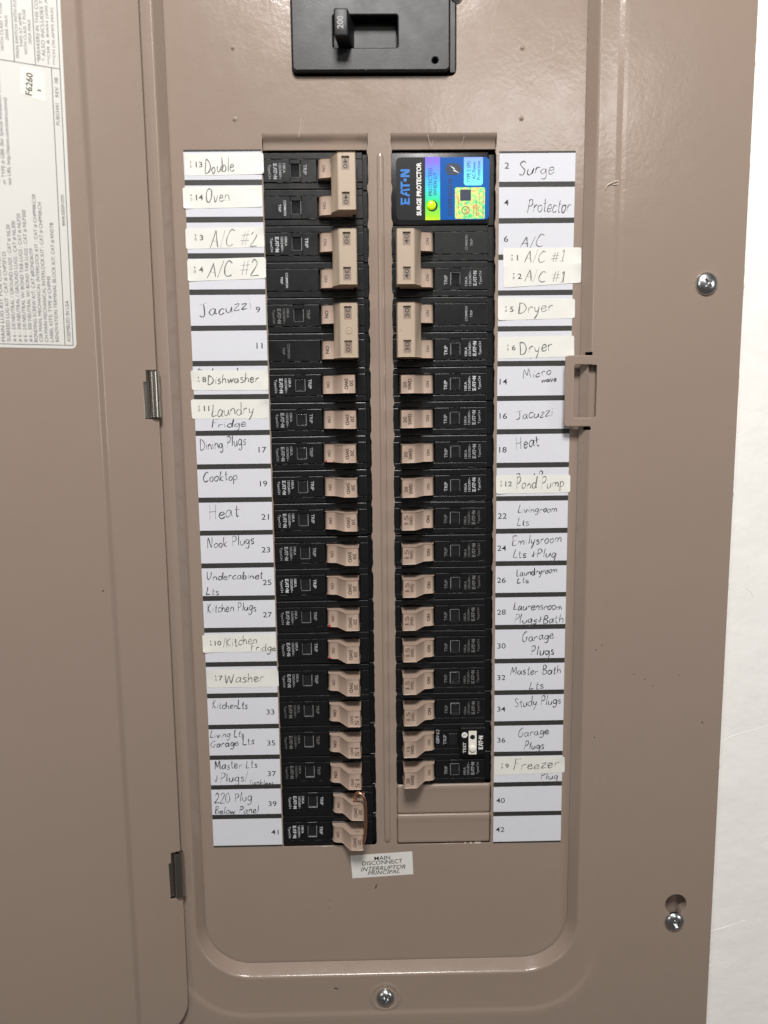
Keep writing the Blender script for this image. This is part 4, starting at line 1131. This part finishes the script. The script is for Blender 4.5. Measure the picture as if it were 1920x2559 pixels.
# ------------------------------------------------------------------ directory strips and stickers
STRIP_T = 0.15
L_LINES = [16.9, 36.0, 54.9, 74.0, 93.2, 112.3, 130.7, 150.6, 169.4, 188.3, 207.2, 226.2, 245.4, 264.3, 284.9, 304.0, 323.1, 342.2, 360.9, 379.8, 399.2]
R_LINES = [18.8, 37.6, 56.7, 75.7, 95.0, 114.0, 133.1, 151.7, 170.6, 189.6, 208.4, 227.4, 246.0, 265.2, 285.7, 305.0, 324.0, 343.2, 362.5, 381.4, 400.2]
HAND = [
    ('s13', 'Double', 10.9, 12.2, 26.7, 11.2, 7.0),
    ('s14', 'Oven', 10.9, 27.1, 23.9, 26.4, 6.7),
    ('s3', 'A/C #2', 12.3, 50.2, 37.8, 50.1, 8.8),
    ('s4', 'A/C #2', 10.0, 66.3, 38.0, 65.2, 8.6),
    ('2', 'Surge', 179.6, 13.9, 198.6, 13.4, 6.7),
    ('4', 'Protector', 184.3, 33.4, 207.9, 33.2, 7.8),
    ('6', 'A/C', 180.8, 51.4, 193.5, 51.5, 6.2),
    ('s1', 'A/C #1', 183.0, 59.4, 205.0, 59.5, 6.3),
    ('s2', 'A/C #1', 183.1, 70.0, 205.6, 70.2, 6.3),
    ('9', 'Jacuzzi', 4.7, 87.5, 33.6, 83.0, 7.1),
    ('13', 'Dishwasher', 2.2, 119.3, 32.0, 119.2, 4.5),
    ('s8', 'Dishwasher', 7.9, 123.8, 36.1, 122.7, 5.5),
    ('s11', 'Laundry', 9.3, 141.8, 32.7, 139.9, 7.3),
    ('15', 'Fridge', 9.0, 147.9, 28.3, 147.2, 4.5),
    ('17', 'Dining Plugs', 2.2, 160.5, 27.9, 157.3, 6.3),
    ('19', 'Cooktop', 2.9, 177.8, 22.6, 177.0, 5.7),
    ('21', 'Heat', 5.5, 199.7, 22.6, 197.7, 8.3),
    ('23', 'Nook Plugs', 3.7, 216.3, 30.6, 213.7, 5.8),
    ('25', 'Undercabinet', 2.6, 234.5, 34.9, 234.3, 4.5),
    ('25', 'Lts', 1.9, 243.3, 9.4, 243.1, 4.8),
    ('27', 'Kitchen Plugs', 2.2, 254.1, 30.4, 253.0, 5.6),
    ('s10', '/Kitchen', 10.4, 274.4, 30.4, 272.5, 5.8),
    ('s10', 'Fridge', 26.7, 277.0, 40.9, 277.2, 4.4),
    ('s7', 'Washer', 10.6, 296.4, 33.7, 295.7, 6.0),
    ('33', 'KitchenLts', 2.7, 312.0, 23.3, 312.0, 5.0),
    ('35', 'Living Lts', 0.8, 329.8, 20.8, 329.6, 4.3),
    ('35', 'Garage Lts', 0.6, 336.0, 26.6, 334.1, 4.5),
    ('37', 'Master Lts', 2.6, 349.8, 27.9, 348.7, 5.1),
    ('37', '+Plugs/', 1.9, 358.1, 22.1, 357.3, 6.0),
    ('37', 'Tankless', 22.4, 359.7, 37.3, 360.0, 3.2),
    ('39', '220 Plug', 1.4, 371.2, 23.9, 370.0, 6.2),
    ('39', 'Below Panel', 1.5, 377.6, 27.7, 377.7, 4.8),
    ('s5', 'Dryer', 180.2, 87.3, 199.3, 85.5, 6.7),
    ('s6', 'Dryer', 181.2, 109.1, 199.7, 106.5, 7.2),
    ('14', 'Micro', 183.5, 122.5, 199.3, 120.2, 4.8),
    ('14', 'wave', 193.7, 124.5, 202.2, 124.1, 3.3),
    ('16', 'Jacuzzi', 179.2, 145.0, 200.4, 143.2, 5.7),
    ('18', 'Heat', 179.8, 162.2, 193.3, 159.6, 6.7),
    ('20', 'Pond Pump', 179.7, 179.7, 204.7, 179.3, 5.0),
    ('s12', 'Pond Pump', 180.1, 184.0, 207.6, 183.2, 6.3),
    ('22', 'Livingroom', 181.3, 198.0, 204.0, 197.6, 4.3),
    ('22', 'Lts', 181.1, 205.3, 187.9, 205.0, 4.4),
    ('24', 'Emilysroom', 178.3, 216.9, 206.8, 215.5, 5.7),
    ('24', 'Lts +Plug', 178.8, 224.1, 203.8, 224.1, 5.0),
    ('26', 'Laundryroom', 181.1, 235.0, 204.7, 233.1, 4.3),
    ('26', 'Lts', 181.5, 239.1, 188.4, 238.8, 3.4),
    ('28', 'Laurensroom', 179.5, 255.0, 208.0, 255.1, 4.9),
    ('28', 'Plugs+Bath', 179.9, 263.1, 208.9, 263.1, 5.4),
    ('30', 'Garage', 184.5, 274.3, 203.6, 272.3, 5.5),
    ('30', 'Plugs', 190.1, 282.7, 203.8, 282.2, 5.9),
    ('32', 'Master Bath', 178.1, 294.4, 208.1, 293.7, 5.2),
    ('32', 'Lts', 189.3, 303.4, 198.2, 302.8, 4.8),
    ('34', 'Study Plugs', 180.9, 314.1, 208.5, 312.3, 5.6),
    ('36', 'Garage', 183.0, 332.8, 201.7, 331.2, 5.1),
    ('36', 'Plugs', 186.9, 340.7, 198.9, 340.2, 5.1),
    ('s9', 'Freezer', 180.7, 353.3, 208.2, 352.2, 6.5),
    ('38', 'Plug', 197.3, 359.6, 207.5, 359.4, 4.8),
    ('10', 'Dryer', 177.1, 89.0, 193.8, 88.4, 4.1),
    ('12', 'Dryer', 180.2, 111.1, 194.2, 108.5, 4.1),
]
NUMS = {9: (37.0, 83.5), 11: (37.2, 102.9), 17: (37.0, 160.2), 19: (37.0, 179.3), 21: (37.3, 198.3), 23: (37.1, 217.3), 25: (37.2, 236.4), 27: (36.8, 255.5), 33: (36.7, 314.4), 35: (36.6, 333.6), 37: (36.4, 352.8), 39: (36.2, 371.9), 41: (37.1, 390.1), 2: (173.1, 9.1), 4: (173.0, 28.1), 6: (173.0, 47.1), 14: (172.4, 123.8), 16: (172.5, 142.9), 18: (172.5, 161.8), 22: (172.5, 199.6), 24: (172.4, 218.3), 26: (172.4, 237.1), 28: (172.6, 256.1), 30: (172.8, 276.4), 32: (172.9, 295.7), 34: (173.1, 315.1), 36: (173.3, 334.4), 40: (173.2, 372.7), 42: (173.1, 391.4)}
STICK = {
    13: ([(0.5, 2.2), (42.5, 2.0), (42.5, 12.7), (0.7, 13.4)], (3.6, 7.7), (8.1, 7.7)),
    14: ([(-1.3, 19.3), (41.2, 18.7), (41.0, 29.6), (-1.1, 30.3)], (3.1, 24.5), (7.6, 24.5)),
    3: ([(-0.7, 40.3), (41.5, 40.1), (41.6, 50.4), (-0.8, 51.2)], (4.6, 45.2), (7.8, 45.3)),
    4: ([(-0.5, 56.7), (42.0, 55.7), (42.0, 66.9), (-0.5, 68.2)], (3.5, 62.0), (6.9, 62.0)),
    1: ([(171.6, 51.9), (214.3, 51.9), (214.4, 61.3), (171.7, 62.3)], (176.4, 57.0), (179.4, 57.0)),
    2: ([(171.7, 61.6), (214.4, 60.3), (214.5, 70.6), (172.0, 72.9)], (177.4, 66.8), (180.7, 66.9)),
    8: ([(-1.2, 116.0), (41.5, 116.3), (41.4, 127.2), (-0.9, 126.8)], (2.9, 121.0), (6.1, 121.0)),
    11: ([(-1.9, 131.8), (40.6, 132.2), (40.8, 142.8), (-1.6, 142.6)], (2.5, 136.8), (6.7, 136.9)),
    5: ([(168.8, 77.8), (211.5, 79.2), (211.6, 89.6), (169.0, 90.4)], (173.4, 84.4), (176.6, 84.5)),
    6: ([(169.1, 99.5), (211.4, 99.0), (211.7, 110.4), (169.2, 111.3)], (174.7, 105.2), (177.9, 105.3)),
    12: ([(168.7, 176.3), (211.1, 176.3), (211.1, 186.5), (168.8, 186.8)], (171.6, 181.1), (175.9, 181.2)),
    10: ([(-1.3, 266.9), (41.0, 266.7), (40.9, 277.6), (-1.1, 277.5)], (3.5, 271.9), (7.6, 272.0)),
    7: ([(0.2, 287.7), (42.0, 288.6), (42.2, 298.9), (0.5, 298.8)], (5.5, 293.1), (8.4, 293.1)),
    9: ([(169.2, 344.9), (211.4, 345.3), (211.6, 355.5), (169.2, 356.4)], (173.9, 350.6), (176.9, 350.7)),
}

def build_strip(side):
    x0, x1, top, lines = (0.0, 41.35, 0.1, L_LINES) if side == 'L' else (169.0, 210.1, 1.7, R_LINES)
    f = Frame((x0 + x1) / 2, lines[-1])
    root = empty('directory_strip', f.loc, 'left column of numbered paper circuit fields' if side == 'L' else 'right column of numbered paper circuit fields', 'label strip')
    bm = bmesh.new(); prism(bm, f.poly([(x0, top), (x1, top), (x1, lines[-1] + .1), (x0, lines[-1] + .1)]), .02, .12)
    link('band_backing', mesh_of(bm), 'band', root)
    y = top + 1.1
    for i, ln in enumerate(lines):
        n = 2 * i + (1 if side == 'L' else 2)
        last = i == len(lines) - 1
        y1 = ln - (1.0 if last else 1.45)
        rnd = random.Random(n)
        bm = bmesh.new()
        prism(bm, f.poly([(x0 - .02 + rnd.uniform(-.05, .05), y + rnd.uniform(-.08, .08)), (x1 + rnd.uniform(-.05, .05), y + rnd.uniform(-.08, .08)), (x1 + rnd.uniform(-.05, .05), y1 + rnd.uniform(-.08, .08)), (x0 - .02, y1 + rnd.uniform(-.08, .08))]), .11, .17)
        cell = link('field', mesh_of(bm), 'paper', root)
        if n in NUMS:
            bm = bmesh.new(); c = f(*NUMS[n]); s = str(n)
            put_text(bm, s, c[0], c[1], None, 3.2, .19, 0, .004)
            link('number', mesh_of(bm), 'ink', cell)
        words = [h for h in HAND if h[0] == str(n)]
        if words:
            bm = bmesh.new()
            for _, s, xa, ya, xb, yb, cap in words:
                a, b = f(xa, ya), f(xb, yb); write_hand(bm, s, a[0], a[1], b[0], b[1], cap, .19, .45)
            link('handwriting', mesh_of(bm), 'pencil', cell)
        y = ln + 1.45
build_strip('L'); build_strip('R')

STICK_TXT = {13: 'Double', 14: 'Oven', 3: 'A/C #2, the upper of two,', 4: 'A/C #2, the lower of two,', 1: 'A/C #1, the upper of two,', 2: 'A/C #1, the lower of two,', 8: 'Dishwasher', 11: 'Laundry', 5: 'Dryer, the upper of two,', 6: 'Dryer, the lower of two,', 12: 'Pond Pump', 10: 'Kitchen Fridge', 7: 'Washer', 9: 'Freezer'}
for n, (quad, ic, nc) in STICK.items():
    d = .19 if n != 2 else .27
    cx = sum(p[0] for p in quad) / 4; cy = sum(p[1] for p in quad) / 4
    f = Frame(cx, cy, d)
    ang = math.degrees(math.atan2(quad[0][1] - quad[1][1], quad[1][0] - quad[0][0])) * .5 + math.degrees(math.atan2(quad[3][1] - quad[2][1], quad[2][0] - quad[3][0])) * .5
    rs = random.Random(n * 13)
    qd = f.poly(quad); lifts = [(qd[rs.randrange(4)], rs.uniform(.3, 1.0), rs.uniform(5, 10)), (qd[rs.randrange(4)], rs.uniform(.2, .6), rs.uniform(4, 7))]
    fa, fb_, fc = rs.uniform(0, 6), rs.uniform(.25, .5), rs.uniform(.03, .07)
    def curl(bm):
        """film lies a little wavy and lifts at a corner or two; what is written on it follows"""
        for v in bm.verts:
            x, y = v.co.x / S, v.co.z / S
            h = fc * (1 + math.sin(fa + fb_ * x + .3 * y))
            for (qx, qy), A, R in lifts: h += A * max(0.0, 1 - math.hypot(x - qx, y - qy) / R) ** 2
            v.co.y -= h * S
        return bm
    bm = bmesh.new(); prism(bm, round_quad(qd, 1.3), 0, .06)
    top = max(bm.faces, key=lambda q: q.calc_area())
    bmesh.ops.triangulate(bm, faces=[top])
    for _ in range(3): bmesh.ops.subdivide_edges(bm, edges=[e for e in bm.edges if e.calc_length() > 2.2 * S], cuts=1, use_grid_fill=False); bmesh.ops.triangulate(bm, faces=bm.faces[:])
    curl(bm)
    side = 'left' if cx < 100 else 'right'
    lab = '%d %s' % (n, STICK_TXT[n])
    st = tag(link('sticker', mesh_of(bm, 30), 'sticker', loc=f.loc), 'cream sticker handwritten %s on the %s directory strip' % (lab, side), 'sticker', 'cream name stickers')
    bm = bmesh.new()
    c = f(*nc); s = str(n); put_text(bm, s, c[0], c[1], None, 2.9, .10, ang, .014)
    link('number', mesh_of(curl(bm)), 'greyink', st)
    bm = bmesh.new(); x, y = f(*ic)
    prism(bm, disc(x, y + 1.25, .36, 12), .08, .10, True)
    ribbon(bm, [(x, y + 1.2), (x, y - .55)], .34, .102)
    vo = [bm.verts.new(LP(px, py, .102)) for px, py in disc(x, y - 1.0, .58, 14)]; vi = [bm.verts.new(LP(px, py, .102)) for px, py in disc(x, y - 1.0, .36, 14)]
    for k in range(14): bm.faces.new((vo[k], vo[(k + 1) % 14], vi[(k + 1) % 14], vi[k]))
    link('icon', mesh_of(curl(bm)), 'greyink', st)
    bm = bmesh.new()
    for _, s, xa, ya, xb, yb, cap in [h for h in HAND if h[0] == 's%d' % n]:
        a, b = f(xa, ya), f(xb, yb); write_hand(bm, s, a[0], a[1], b[0], b[1], cap, .10, .46)
    link('handwriting', mesh_of(curl(bm)), 'pencil_light', st)

# printed label below the left column
q = [(82.2, 406.4), (119.8, 404.5), (120.4, 419.4), (83.3, 421.3)]
f = Frame(101.4, 413, .02)
bm = bmesh.new(); prism(bm, f.poly(q), 0, .14)
ml = tag(link('printed_label', mesh_of(bm), 'whitelabel', loc=f.loc), 'tilted white printed label reading MAIN DISCONNECT below the breakers', 'label')
bm = bmesh.new()
for s, X, Y, w, h, sh in (('MAIN', 101.6, 408.3, 9.6, 2.5, 0), ('DISCONNECT', 101.6, 411.1, 24.5, 2.7, 0), ('INTERRUPTOR', 102.0, 414.9, 27.4, 2.7, .35), ('PRINCIPAL', 102.2, 417.7, 19.6, 2.5, .35)):
    c = f(X, Y); put_text(bm, s, c[0], c[1], w, h, .16, 2.9, .005, sh)
link('lettering', mesh_of(bm), 'ink', ml)
